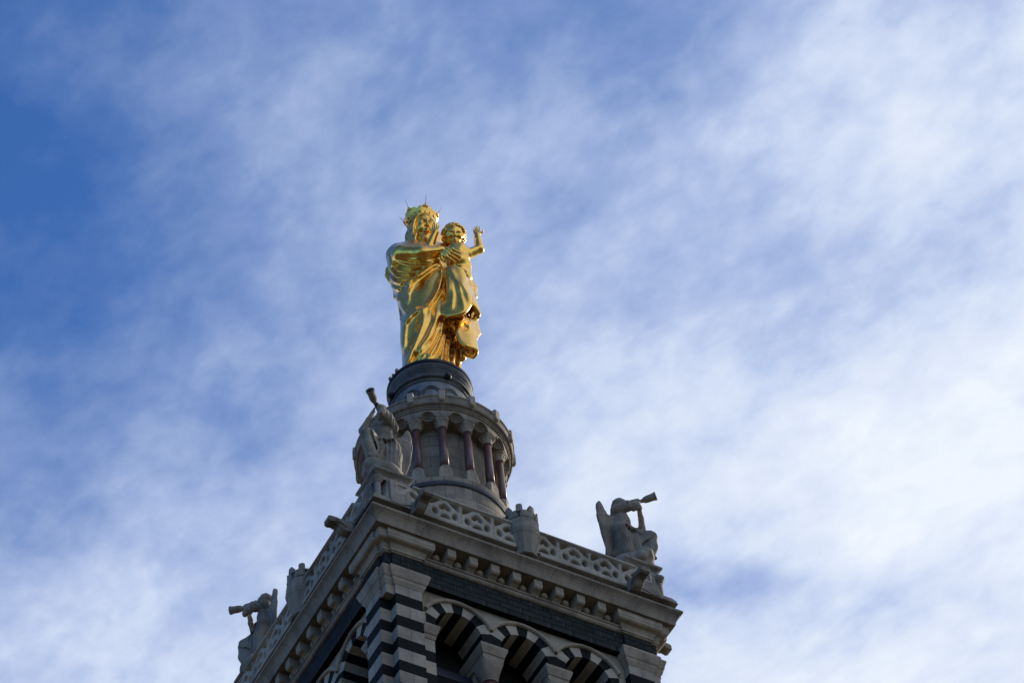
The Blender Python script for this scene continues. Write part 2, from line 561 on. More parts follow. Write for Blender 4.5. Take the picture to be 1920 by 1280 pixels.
        for o in corners:
            for a in range(3):
                if o[a] == 0:
                    q = list(o); q[a] = 1; q = tuple(q)
                    v0, v1 = val[o], val[q]
                    x = (v0 < 0) != (v1 < 0)
                    t = np.where(x, v0 / np.where(x, v0 - v1, 1), 0)
                    p = np.zeros((ncell, 3)) + np.array(o)
                    p[:, a] += t
                    acc[x] += p[x]
                    cnt[x] += 1
        V = (np.stack(cell, 1) + acc / np.maximum(cnt, 1)[:, None]) * self.h + self.lo
        quads = []
        for a in range(3):
            b_, c_ = (a + 1) % 3, (a + 2) % 3
            sl0 = [slice(1, -1)] * 3; sl0[a] = slice(0, -1)
            sl1 = [slice(1, -1)] * 3; sl1[a] = slice(1, None)
            A, B = ins[tuple(sl0)], ins[tuple(sl1)]
            for flip, mk in ((False, A & ~B), (True, ~A & B)):
                e = np.nonzero(mk)
                off = [1, 1, 1]; off[a] = 0
                p = [e[i] + off[i] for i in range(3)]
                def cid(db, dc):
                    q = list(p); q[b_] = q[b_] - db; q[c_] = q[c_] - dc
                    return vid[q[0], q[1], q[2]]
                f = np.stack([cid(1, 1), cid(0, 1), cid(0, 0), cid(1, 0)], 1)
                quads.append(f[:, ::-1] if flip else f)
        F = np.concatenate(quads)
        F = F[(F >= 0).all(1)]
        me = bpy.data.meshes.new(name)
        me.vertices.add(len(V))
        me.vertices.foreach_set('co', V.astype(np.float32).ravel())
        me.loops.add(F.size)
        me.loops.foreach_set('vertex_index', F.ravel().astype(np.int32))
        me.polygons.add(len(F))
        me.polygons.foreach_set('loop_start', np.arange(0, F.size, 4, dtype=np.int32))
        me.polygons.foreach_set('loop_total', np.full(len(F), 4, np.int32))
        me.polygons.foreach_set('use_smooth', np.ones(len(F), bool))
        me.materials.append(mat)
        me.update(calc_edges=True)
        me.validate()
        return me



# ------------------------------------------------------------------ ground
ZG = -61.4
g = MB()
gn = 64
rings = []
for R in (0.0, 40, 120, 400, 1200, 4000, 9000):
    rings.append([(max(R, 0.01) * math.cos(2 * PI * i / gn), max(R, 0.01) * math.sin(2 * PI * i / gn), ZG - (R * 0.02 if R < 1000 else 20 + (R - 1000) * 0.0)) for i in range(gn)])
g.loft(rings, [0] * 6, cap0=False, cap1=False, smooth=True)
ground = link('ground', g.mesh('ground', M_GROUND))
ground['kind'] = 'structure'

# ------------------------------------------------------------------ the square bell tower
tower = empty('bell_tower', 'square stone bell tower with black and white striped corners and an openwork parapet', 'tower', (0, 0, ZG))

# --- cornice: one moulded ring
prof = [(4.15, -0.47), (4.74, -0.47), (4.77, -0.50), (4.80, -0.50), (4.81, -0.46), (4.825, -0.36), (4.86, -0.25), (4.91, -0.17), (4.955, -0.13),
        (4.955, -0.11), (4.985, -0.095), (5.0, -0.07), (5.0, 0.0), (4.80, 0.012), (4.74, 0.02), (4.74, 0.40), (4.0, 0.41)]
cm = MB()
cm.loft([[(-a, -a, z), (a, -a, z), (a, a, z), (-a, a, z)] for a, z in prof], [0] * (len(prof) - 1), cap0=False, cap1=True)
link('cornice', cm.mesh('cornice', M_STONE), tower)

# --- roof deck under the drum, and the core behind the carved fronts
cm = MB()
cm.box((-4.18, -4.18, -1.02), (4.18, 4.18, -0.05))
cm.box((-4.0, -4.0, 0.1), (4.0, 4.0, 0.3))
link('upper_deck', cm.mesh('upper_deck', M_STONE), tower)


def outline9(w, p, e, q, n):
    """stepped plan of one corner: wall plane w, pilaster plane p ending at e, corner block q starting at n"""
    return [(-w, -e), (-p, -e), (-p, -n), (-q, -n), (-q, -q), (-n, -q), (-n, -p), (-e, -p), (-e, -w)]


def corner_mesh(name, levels, mats, midx=None):
    """levels: (z, w, p, e, q, n) from top to bottom"""
    b = MB()
    rings = [[(x, y, z) for x, y in outline9(w, p, e, q, n)] for z, w, p, e, q, n in levels]
    mi = midx or [0] * (len(rings) - 1)
    # one set of vertices per band keeps the courses crisp
    for k in range(len(rings) - 1):
        b.loft([rings[k], rings[k + 1]], [mi[k]], closed=False, cap0=False, cap1=False)
    # lids where the profile overhangs
    for k, fl in ((0, False), (len(rings) - 1, True)):
        r = rings[k]
        z = r[0][2]
        c = (-levels[k][3] + 0.0, -levels[k][3] + 0.0, z)
        idx = len(b.v)
        b.v.extend([c] + r)
        for i in range(8):
            f = [idx, idx + 1 + i, idx + 2 + i]
            b.f.append(f); b.m.append(mi[min(k, len(mi) - 1)]); b.s.append(False)
    return b.mesh(name, mats, recalc=True)


CORNERS = (0, 1, 3)      # near, right and left corner; the far one is hidden
# bracket-height block with its projecting band
lv = [(-0.40, 4.2, 4.69, 2.94, 4.62, 4.37), (-0.48, 4.2, 4.72, 2.93, 4.65, 4.40), (-0.685, 4.2, 4.72, 2.93, 4.65, 4.40), (-0.70, 4.2, 4.705, 2.945, 4.635, 4.39),
      (-0.715, 4.2, 4.72, 2.93, 4.65, 4.40), (-0.79, 4.2, 4.705, 2.945, 4.635, 4.39), (-0.83, 4.2, 4.66, 2.99, 4.59, 4.36), (-0.845, 4.2, 4.56, 3.07, 4.49, 4.27),
      (-0.85, 4.2, 4.545, 3.09, 4.475, 4.26), (-1.00, 4.2, 4.47, 3.16, 4.40, 4.19), (-1.005, 4.2, 4.49, 3.14, 4.42, 4.21), (-1.07, 4.2, 4.485, 3.145, 4.415, 4.205),
      (-1.075, 4.2, 4.45, 3.19, 4.385, 4.17), (-1.11, 4.2, 4.44, 3.20, 4.375, 4.165), (-1.115, 4.2, 4.41, 3.23, 4.34, 4.13)]
blk = corner_mesh('entablature_block', lv, M_SMOOTH)
# slate course on the pilaster
lv = [(-1.09, 4.2, 4.40, 3.24, 4.335, 4.13), (-1.75, 4.2, 4.40, 3.24, 4.335, 4.14)]
slc = corner_mesh('slate_course', lv, M_SLATE)
# moulded capital
lv = [(-1.735, 4.1, 4.47, 3.15, 4.40, 4.19), (-1.75, 4.1, 4.55, 3.07, 4.48, 4.27), (-1.80, 4.1, 4.575, 3.045, 4.505, 4.29), (-1.83, 4.1, 4.575, 3.045, 4.505, 4.29),
      (-2.08, 4.1, 4.50, 3.12, 4.43, 4.22), (-2.10, 4.1, 4.48, 3.14, 4.41, 4.20), (-2.14, 4.1, 4.455, 3.18, 4.39, 4.17), (-2.15, 4.1, 4.47, 3.17, 4.40, 4.18), (-2.20, 4.1, 4.475, 3.165, 4.405, 4.185),
      (-2.30, 4.1, 4.43, 3.23, 4.36, 4.13), (-2.345, 4.1, 4.41, 3.25, 4.34, 4.10), (-2.35, 4.1, 4.39, 3.27, 4.32, 4.08)]
cap = corner_mesh('pilaster_capital', lv, M_SMOOTH)
# the pilaster itself: a white block, then black and white courses
lv, mi = [(-2.34, 4.1, 4.40, 3.26, 4.33, 4.08), (-2.695, 4.1, 4.40, 3.26, 4.33, 4.08)], [0]
lv2, mi2 = [], []
z = -2.695
k = 0
while z > -14.5:
    h = (0.405, 0.455)[k % 2] + random.uniform(-0.012, 0.012)
    a = 4.40 + (0.002 if k % 2 else 0.0)
    lv2.append((z, 4.1, a, 3.26, 4.075, 4.075))
    lv2.append((z - h, 4.1, a, 3.26, 4.075, 4.075))
    mi2 += [1 - k % 2, 0]
    z -= h
    k += 1
ZST = z


def pilaster_mesh():
    b = MB()
    def strip(l0, l1, m):
        r = [[(x, y, l[0]) for x, y in outline9(*l[1:])] for l in (l0, l1)]
        b.loft(r, [m], closed=False, cap0=False, cap1=False)
    strip(lv[0], lv[1], 0)
    # underside of the corner block over the notch
    zz = -2.695
    b.add([(-4.33, -4.33, zz), (-4.075, -4.33, zz), (-4.075, -4.075, zz), (-4.33, -4.075, zz)], [(0, 1, 2, 3)], 0)
    for i in range(0, len(lv2), 2):
        strip(lv2[i], lv2[i + 1], mi2[i])
    return b.mesh('corner_pilaster', [M_WHITE, M_BLACK], recalc=True)


pil = pilaster_mesh()
for kk in CORNERS:
    for nm, me in (('corner_pilaster', pil), ('pilaster_capital', cap), ('slate_course', slc), ('entablature_block', blk)):
        link(nm, me, tower, kk * PI / 2)

SIDES = (0, 3)           # the two fronts the photograph shows; the other two get plain walls
# --- string course and wall behind the brackets, slate frieze
b = MB()
b.box((-2.99, -4.28, -1.0), (2.99, -4.15, -0.42))
wallm = b.mesh('bracket_wall', M_SMOOTH)
b = MB()
sp = [(-4.2, -0.895), (-4.46, -0.895), (-4.465, -0.915), (-4.465, -0.955), (-4.43, -0.97), (-4.43, -1.05), (-4.40, -1.09), (-4.37, -1.105), (-4.2, -1.105)]
b.loft([[(-3.18, y, z) for y, z in sp], [(3.18, y, z) for y, z in sp]], [0])
strm = b.mesh('string_course', M_STONE)
b = MB()
b.box((-3.26, -4.34, -1.90), (3.26, -4.0, -1.10))
slm = b.mesh('slate_frieze', M_SLATE)
# --- brackets and balls
PITCH = 0.687


def bracket_mesh():
    b = MB()
    hw = 0.13
    head = [(-4.3, -0.42), (-4.70, -0.42), (-4.72, -0.46), (-4.72, -0.64), (-4.705, -0.655), (-4.72, -0.67), (-4.725, -0.72), (-4.71, -0.78), (-4.67, -0.82), (-4.62, -0.832), (-4.3, -0.84)]
    b.loft([[(-hw, y, z) for y, z in head], [(hw, y, z) for y, z in head]], [0])
    stem = [(-4.25, -0.80), (-4.60, -0.80), (-4.55, -0.845), (-4.49, -0.87), (-4.46, -0.90), (-4.25, -0.90)]
    hw = 0.118
    b.loft([[(-hw, y, z) for y, z in stem], [(hw, y, z) for y, z in stem]], [0])
    foot = [(-4.25, -0.45), (-4.45, -0.45), (-4.45, -0.895), (-4.25, -0.895)]
    hw = 0.112
    b.loft([[(-hw, y, z) for y, z in foot], [(hw, y, z) for y, z in foot]], [0])
    return b.mesh('bracket', M_SMOOTH, bevel=0.006)


brm = bracket_mesh()
b = MB()
b.ball((0, -4.37, -0.715), 0.118, 16, 10)
balm = b.mesh('stone_ball', M_SMOOTH)
for kk in SIDES:
    for nm, me in (('bracket_wall', wallm), ('string_course', strm), ('slate_frieze', slm)):
        link(nm, me, tower, kk * PI / 2)
    for i in range(8):
        x = (i - 3.5) * PITCH
        link('bracket', brm, tower, kk * PI / 2, R90([(x, 0, 0)], kk)[0])
    for i in range(9):
        x = (i - 4) * PITCH
        link('stone_ball', balm, tower, kk * PI / 2, R90([(x, 0, 0)], kk)[0])
b = MB()
for s in (1, 2):
    for lo, hi in (((-3.3, -4.3, -1.9), (3.3, -3.9, -0.42)), ((-3.3, -4.15, -14.5), (3.3, -3.9, -1.9))):
        pts = R90([lo, hi], s)
        b.box(tuple(min(p[i] for p in pts) for i in range(3)), tuple(max(p[i] for p in pts) for i in range(3)))
link('plain_wall', b.mesh('plain_wall', M_STONE), tower)

# --- the arcade: three striped arches on each front
D, RI, RO, RH, ZC = 2.03, 0.73, 1.075, 1.185, -3.13
YW, YB = -4.15, -3.05       # wall face and back of the arch


def arch_meshes():
    wall, hood = MB(), MB()
    lim = D / 2
    nseg = 6
    for ci in (-1, 0, 1):
        cx = ci * D
        # voussoirs: nine per arch, black first
        for v in range(9):
            m = 1 if v % 2 == 0 else 0
            for s in range(nseg):
                t0 = PI - PI * (v + s / nseg) / 9
                t1 = PI - PI * (v + (s + 1) / nseg) / 9
                P = []
                for t in (t0, t1):
                    ro = RO
                    if abs(math.cos(t)) > 1e-6:
                        ro = min(RO, lim / abs(math.cos(t)))
                    P.append(((cx + RI * math.cos(t), ZC + RI * math.sin(t)), (cx + ro * math.cos(t), ZC + ro * math.sin(t))))
                (a, bq), (c, d) = P
                # outer face
                yf = YW - (0.003 if m == 0 else 0.0)
                wall.add([(a[0], yf, a[1]), (bq[0], yf, bq[1]), (d[0], yf, d[1]), (c[0], yf, c[1])], [(0, 1, 2, 3)], m)
                # soffit of the arch, striped right through
                wall.add([(a[0], yf, a[1]), (c[0], yf, c[1]), (c[0], YB, c[1]), (a[0], YB, a[1])], [(0, 1, 2, 3)], m)
        # hood mould, clipped where neighbours meet
        hp = [(RO - 0.005, YW), (RO - 0.005, YW - 0.05), (RO + 0.02, YW - 0.085), (RO + 0.065, YW - 0.095), (RO + 0.09, YW - 0.075), (RH, YW - 0.07), (RH, YW)]
        rings = []
        tc_ = math.acos(min(1, lim / (RO + 0.05)))
        for s in range(41):
            t = PI - tc_ - (PI - 2 * tc_) * s / 40
            ring = []
            for r, y in hp:
                x = r * math.cos(t)
                z_ = r * math.sin(t)
                x = max(-lim, min(lim, x)) if ci == 0 or (ci < 0 and x > 0) or (ci > 0 and x < 0) else x
                ring.append((cx + x, y, ZC + z_))
            rings.append(ring)
        hood.loft(rings, [0] * 40)
        # wall above the voussoirs
        nt = 40
        ztop = -1.86
        for s in range(nt):
            x0, x1 = -lim + 2 * lim * s / nt, -lim + 2 * lim * (s + 1) / nt
            if ci == -1 and s == 0:
                x0 -= 0.25
            if ci == 1 and s == nt - 1:
                x1 += 0.25
            def zf(x):
                return ZC + math.sqrt(max(0.0, RO * RO - min(x * x, lim * lim)))
            wall.add([(cx + x0, YW, zf(x0)), (cx + x1, YW, zf(x1)), (cx + x1, YW, ztop), (cx + x0, YW, ztop)], [(0, 1, 2, 3)], 2)
    # narrow strips beside the end arches down to the impost
    for sx in (-1, 1):
        x0, x1 = sorted((sx * (D + lim), sx * (D + lim + 0.25)))
        wall.add([(x0, YW, ZC - 0.2), (x1, YW, ZC - 0.2), (x1, YW, ZC + 0.4), (x0, YW, ZC + 0.4)], [(0, 1, 2, 3)], 2)
    # piers between springing and impost
    zi = -3.30
    for xa, xb in ((-D - lim - 0.25, -D - RI), (-D + RI, -RI), (RI, D - RI), (D + RI, D + lim + 0.25)):
        wall.box((xa, YW, zi), (xb, YB, ZC), 1)
    wall.add([(-3.3, YB - 0.02, -1.0), (3.3, YB - 0.02, -1.0), (3.3, YB - 0.02, ZC + 0.72), (-3.3, YB - 0.02, ZC + 0.72)], [(0, 1, 2, 3)], 3)  # dark sheet behind the arches, interior shade in its colour
    return wall.mesh('arcade_wall', [M_WHITE2, M_BLACK2, M_SMOOTH, M_INSIDE_SHADE], recalc=False), hood.mesh('hood_mould', M_SMOOTH)


aw, hd = arch_meshes()


def impost(x0, x1, y0=YW - 0.13, y1=YB + 0.05, oh=0.11, left=True, right=True):
    """moulded block: wide top slab, hollow, narrower block, black joint"""
    b = MB()
    for z0, z1, o0, o1 in ((-3.30, -3.38, oh, oh), (-3.38, -3.60, oh, 0.03), (-3.60, -3.62, 0.03, 0.045), (-3.62, -3.78, 0.02, 0.0)):
        r = []
        for z_, o in ((z0, o0), (z1, o1)):
            xa, xb = x0 - (o if left else 0), x1 + (o if right else 0)
            r.append([(xa, y0 + 0.11 - o, z_), (xb, y0 + 0.11 - o, z_), (xb, y1, z_), (xa, y1, z_)])
        b.loft(r, [0])
    return b


b = impost(-0.31, 0.31)
imm = b.mesh('impost', M_SMOOTH)
b = impost(-D - D / 2 - 0.25, -D - RI - 0.03, left=False)
iml = b.mesh('impost', M_SMOOTH)
b = impost(D + RI + 0.03, D + D / 2 + 0.25, right=False)
imr = b.mesh('impost', M_SMOOTH)


def column_meshes():
    y = YW + 0.30
    b = MB()
    # capital: square above, tapering to the round shaft
    n = 32
    rings = []
    for k in range(7):
        f = k / 6
        z_ = -3.79 - 0.62 * f
        w = 0.33 - 0.10 * f
        ring = []
        for i in range(n):
            a = 2 * PI * (i + 0.5) / n
            ca, sa = math.cos(a), math.sin(a)
            sq = w / max(abs(ca), abs(sa))
            r = sq * (1 - f) ** 1.2 + (w) * (1 - (1 - f) ** 1.2)
            ring.append((r * ca, y + r * sa, z_))
        rings.append(ring)
    rings.append([(p[0] * 1.08, y + (p[1] - y) * 1.08, -4.42) for p in rings[-1]])
    rings.append([(p[0], p[1], -4.46) for p in rings[-1]])
    b.loft(rings, [0] * (len(rings) - 1))
    capm = b.mesh('column_capital', M_SMOOTH)
    b = MB()
    b.lathe([(0.215, -14.0), (0.225, -9.0), (0.215, -4.44)], 32, (0, y), smooth=True)
    sh = b.mesh('column_shaft', M_GRANITE)
    # inner pier behind each column carries the deep arch
    b = MB()
    zz, k = -3.79, 0
    while zz > -14.0:
        h = (0.405, 0.455)[(k + 1) % 2]
        b.box((-0.24, YW + 0.62, zz - h), (0.24, YB, zz), k % 2)
        zz -= h
        k += 1
    pr = b.mesh('inner_pier', [M_WHITE2, M_BLACK2])
    return capm, sh, pr


ccap, csh, cpr = column_meshes()
# striped jambs beside the end openings
jams = []
for sx in (-1, 1):
    b = MB()
    zz, k = -3.79, 0
    while zz > -14.0:
        h = (0.455, 0.405)[k % 2]
        x0, x1 = sorted((sx * (D + RI + 0.05), sx * 3.3))
        b.box((x0, YW + (0.004 if k % 2 else 0.0), zz - h), (x1, YB, zz), k % 2)
        zz -= h
        k += 1
    jams.append(b.mesh('striped_jamb', [M_WHITE2, M_BLACK2]))
# louvre boards
b = MB()
b.prism([(-3.30, -3.78), (-3.52, -4.32), (-3.49, -4.34), (-3.26, -3.80)], 'x', -3.2, 3.2)
louv = b.mesh('louvre_board', M_LOUVRE)
for kk in SIDES:
    rz = kk * PI / 2
    link('arcade_wall', aw, tower, rz)
    link('hood_mould', hd, tower, rz)
    for me in jams:
        link('striped_jamb', me, tower, rz)
    for me in (iml, imr):
        link('impost', me, tower, rz)
    for x in (-D / 2, D / 2):
        p = R90([(x, 0, 0)], kk)[0]
        link('impost', imm, tower, rz, p)
        link('inner_pier', cpr, tower, rz, p)
        link('column_capital', ccap, tower, rz, p)
        link('column_shaft', csh, tower, rz, p)
    for j in range(9):
        link('louvre_board', louv, tower, rz, (0, 0, -0.62 * j))
b = MB()
b.box((-2.75, -2.75, -14.5), (2.75, 2.75, -1.0))  # solid core, coloured dark to stand in for the belfry's shade
link('belfry_interior', b.mesh('belfry_interior', M_INSIDE_SHADE), tower)
# the tower below the belfry, outside the picture
b = MB()
pr = [(4.75, -14.0), (4.75, -14.6), (4.5, -14.8), (4.5, -40.0), (5.2, -40.5), (5.2, ZG)]
b.loft([[(-a, -a, z), (a, -a, z), (a, a, z), (-a, a, z)] for a, z in pr], [0] * 5)
link('tower_shaft', b.mesh('tower_shaft', M_STONE), tower)

# --- pedestals at the corners of the parapet


def pedestal():
    body, capb, pan, col, cc = MB(), MB(), MB(), MB(), MB()
    # battered block, with the outer corner cut back for a colonnette
    def ring(z, a, w, c):
        return [(-a, -a + w, z), (-a, -a + c, z), (-a + c * 0.8, -a + c * 0.8, z), (-a + c, -a, z), (-a + w, -a, z), (-a + w, -a + w, z)]
    def solid(z, a, w):
        return [(-a, -a + w, z), (-a, -a + 0.01, z), (-a + 0.005, -a + 0.005, z), (-a + 0.01, -a, z), (-a + w, -a, z), (-a + w, -a + w, z)]
    body.loft([solid(0.33, 4.93, 1.22), solid(0.46, 4.90, 1.22)], [0])
    body.loft([solid(0.46, 4.90, 1.22), solid(0.62, 4.83, 1.22)], [0])
    body.loft([ring(0.62, 4.83, 1.20, 0.36), ring(1.56, 4.66, 1.08, 0.34)], [0])
    body.loft([solid(1.56, 4.66, 1.08), solid(1.80, 4.60, 1.04)], [0])
    bm_ = body.mesh('pedestal_block', M_GREY, bevel=0.008)
    # cap slab with a hollow under it
    capb.loft([[(-a, -a + w, z), (-a, -a, z), (-a + w, -a, z), (-a + w, -a + w, z)] for z, a, w in
               ((1.80, 4.60, 1.05), (1.82, 4.60, 1.06), (1.87, 4.64, 1.12), (1.91, 4.70, 1.20), (1.93, 4.72, 1.24), (2.0, 4.72, 1.24), (2.04, 4.68, 1.18))], [0] * 6)
    cp = capb.mesh('cap_slab', M_GREY)
    # raised polygon panels on the two outer sides
    def panel(sw):
        o = [(-4.30, 1.52), (-3.86, 1.50), (-3.66, 0.95), (-3.74, 0.50), (-4.05, 0.36), (-4.36, 0.40)]
        f = []
        for y in (-4.90, -4.4):
            rr = []
            for x, z in o:
                yy = y + (0.17 * (z - 0.3) / 1.2 - 0.05 if y < -4.5 else 0.0)
                rr.append((yy, x, z) if sw else (x, yy, z))
            f.append(rr)
        pan.loft(f, [0])
    panel(False)
    panel(True)
    pm = pan.mesh('raised_panel', M_GREY, bevel=0.01)
    x = -4.60
    col.lathe([(0.12, 0.62), (0.12, 0.70), (0.095, 0.72), (0.095, 1.34)], 16, (x, x), smooth=True)
    col_m = col.mesh('colonnette', M_GREY)
    cc.lathe([(0.10, 1.34), (0.12, 1.36), (0.11, 1.39), (0.17, 1.50), (0.19, 1.56)], 10, (x, x))
    cc_m = cc.mesh('colonnette_capital', M_GREY)
    return bm_, cp, pm, col_m, cc_m


pd, cp_, pn_, cl_, cc_ = pedestal()
for kk in CORNERS:
    rz = kk * PI / 2
    p = link('corner_pedestal', pd, tower, rz)
    for nm, me in (('cap_slab', cp_), ('raised_panel', pn_), ('colonnette', cl_), ('colonnette_capital', cc_)):
        link(nm, me, p, 0, local=True)


# --- openwork parapet
def pierced_unit():
    """one bay of the screen: a slab with rounded openings either side of a gable"""
    S = Sculpt((-0.545, -4.88, 0.44), (0.545, -4.60, 1.38), 0.024)
    X, Y, Z = np.meshgrid(*S.ax, indexing='ij', sparse=True)
    u, v = X / 1.03 + 0.5, (Z - 0.54) / 0.76

    def poly(P, r):
        """2D distance to a convex polygon, rounded by r"""
        P = [((x - 0.5) * 1.03, 0.54 + z * 0.76) for x, z in P]
        cx, cz = sum(p[0] for p in P) / len(P), sum(p[1] for p in P) / len(P)
        d = None
        for i in range(len(P)):
            (xa, za), (xb, zb_) = P[i], P[(i + 1) % len(P)]
            nx, nz = zb_ - za, xa - xb
            L = math.hypot(nx, nz)
            nx, nz = nx / L, nz / L
            if (cx - xa) * nx + (cz - za) * nz > 0:
                nx, nz = -nx, -nz
            e = (X - xa) * nx + (Z - za) * nz + r
            d = e if d is None else 0.5 * (d + e + np.sqrt((d - e) ** 2 + 4 * (0.6 * r) ** 2))
        return d - r
    holes = []
    for m in (0, 1):
        f = (lambda x: x) if m == 0 else (lambda x: 1 - x)
        holes.append(poly([(f(0.055), 0.97), (f(0.37), 0.97), (f(0.055), 0.60)], 0.03))
        holes.append(poly([(f(0.085), 0.36), (f(0.12), 0.12), (f(0.24), 0.07), (f(0.31), 0.22), (f(0.27), 0.43), (f(0.15), 0.49)], 0.04))
    centre = poly([(0.5, 0.87), (0.30, 0.62), (0.36, 0.45), (0.64, 0.45), (0.70, 0.62)], 0.035)
    bud = np.minimum(np.hypot(X, Z - (0.54 + 0.47 * 0.76)) - 0.075, np.hypot(np.abs(X) - 0.085, Z - (0.54 + 0.43 * 0.76)) - 0.05)
    holes.append(np.maximum(centre, -bud))
    holes.append(np.maximum(np.hypot(X, Z - 0.565) - 0.16, 0.57 - Z))
    h = holes[0]
    for o in holes[1:]:
        h = np.minimum(h, o)
    # chamfered front edge of the openings
    h = h - 0.03 * np.clip(1 - (Y + 4.86) / 0.05, 0, 1)
    slab = np.maximum(np.maximum(np.abs(Y + 4.74) - 0.12, np.abs(X) - 0.516), np.maximum(0.48 - Z, Z - 1.35))
    S.d = np.maximum(slab + 0 * h, -h).astype(np.float32)
    me = S.mesh('unit', M_RAIL)
    V = np.zeros(len(me.vertices) * 3)
    me.vertices.foreach_get('co', V)
    F = [list(p.vertices) for p in me.polygons]
    bpy.data.meshes.remove(me)
    return V.reshape(-1, 3), F


UNIT = pierced_unit()


def balustrade(x0, x1):
    """pierced stone screen between a pedestal and the turret"""
    b = MB()
    y0, y1 = -4.86, -4.62
    zb, zt = 0.54, 1.29
    b.loft([[(x0, y, z) for y, z in ((-4.90, 0.33), (-4.915, 0.35), (-4.915, 0.43), (-4.89, 0.46), (-4.87, zb), (-4.6, zb), (-4.6, 0.33))],
            [(x1, y, z) for y, z in ((-4.90, 0.33), (-4.915, 0.35), (-4.915, 0.43), (-4.89, 0.46), (-4.87, zb), (-4.6, zb), (-4.6, 0.33))]], [0])
    rail = ((-4.87, zt), (-4.87, 1.31), (-4.92, 1.33), (-4.92, 1.39), (-4.88, 1.42), (-4.60, 1.42), (-4.56, 1.39), (-4.56, 1.33), (-4.61, zt))
    b.loft([[(x0, y, z) for y, z in rail], [(x1, y, z) for y, z in rail]], [0])

    U = 1.03
    V, F = UNIT
    for k in range(-5, 6):
        if not k:
            continue
        c = (abs(k) - 0.5) * U * (1 if k > 0 else -1) + (0.04 if k > 0 else -0.04)
        if c < x0 - 0.3 or c > x1 + 0.3:
            continue
        b.add(V + np.array((c, 0, 0)), F, 0, True)
    return b.mesh('openwork_balustrade', M_RAIL)


bl = balustrade(-3.62, -0.40)
brr = balustrade(0.40, 3.62)
for kk in SIDES:
    for me in (bl, brr):
        link('openwork_balustrade', me, tower, kk * PI / 2)
b = MB()
for s in (1, 2):
    pts = R90([(-3.7, -4.86, 0.33), (3.7, -4.66, 1.40)], s)
    b.box(tuple(min(p[i] for p in pts) for i in range(3)), tuple(max(p[i] for p in pts) for i in range(3)))
link('rear_parapet', b.mesh('rear_parapet', M_RAIL), tower)


# --- small crenellated turret in the middle of each parapet
def turret():
    b = MB()
    n = 11
    cy = -4.66
    prof = [(0.34, 0.12), (0.40, 0.14), (0.40, 0.24), (0.345, 0.27), (0.41, 0.62), (0.485, 0.93), (0.50, 0.95), (0.535, 1.12), (0.515, 1.36), (0.50, 1.52)]
    rings = []
    for i, (r, z) in enumerate(prof):
        rings.append([(r * (1 + 0.02 * math.sin(3.1 * k + i)) * math.cos(2 * PI * k / n + 0.2), cy + r * math.sin(2 * PI * k / n + 0.2) * 1.05, z) for k in range(n)])
    b.loft(rings, [0] * (len(rings) - 1))
    b.lathe([(0.44, 1.50), (0.44, 1.56)], 28, (0, cy))
    b.lathe([(0.47, 1.545), (0.505, 1.56), (0.495, 1.83), (0.46, 1.84), (0.44, 1.78), (0.3, 1.78)], 28, (0, cy))
    body = b.mesh('corbelled_turret', M_GREY)
    mers = []
    for i in range(8):
        b = MB()
        a = 2 * PI * (i + 0.25) / 8
        hw = 0.20
        rings = []
        for z in (1.80, 1.98, 2.04, 2.07):
            z = z + (0.02 * math.sin(5.1 * i) if z > 1.9 else 0.0)
            k = (1.0, 0.97, 0.84, 0.5)[len(rings)]
            ring = []
            for j in range(7):
                t = a - hw * k + 2 * hw * k * j / 6
                ring.append((0.50 * math.cos(t), cy + 0.50 * math.sin(t), z))
            for j in range(7):
                t = a + hw * k - 2 * hw * k * j / 6
                ring.append((0.37 * math.cos(t), cy + 0.37 * math.sin(t), z))
            rings.append(ring)
        b.loft(rings, [0] * 3)
        mers.append(b.mesh('battlement', M_GREY))
    mer = mers
    # keyhole slits in the band: black blocks, the openings' shade put into colour
    slits = []
    for a in (-1.15, -2.2, -0.3, -3.0):
        b = MB()
        c = (0.49 * math.cos(a), cy + 0.49 * math.sin(a))
        tx, ty = -math.sin(a), math.cos(a)
        for w, z0, z1 in ((0.022, 1.57, 1.76), (0.06, 1.70, 1.76)):
            ox, oy = math.cos(a) * 0.02, math.sin(a) * 0.02
            b.add([(c[0] - tx * w + s * ox, c[1] - ty * w + s * oy, z) for s in (-1, 1) for z in (z0, z1)] +
                  [(c[0] + tx * w + s * ox, c[1] + ty * w + s * oy, z) for s in (-1, 1) for z in (z0, z1)],
                  [(0, 1, 3, 2), (4, 6, 7, 5), (0, 4, 5, 1), (2, 3, 7, 6), (1, 5, 7, 3), (0, 2, 6, 4)])
        slits.append(b.mesh('arrow_slit', M_RIM))
    return body, mer, slits


tb, tm, tsl = turret()
for kk in SIDES:
    p = link('corbelled_turret', tb, tower, kk * PI / 2)
    for me in tm:
        link('battlement', me, p, 0, local=True)
    for me in tsl:
        link('arrow_slit', me, p, 0, local=True)


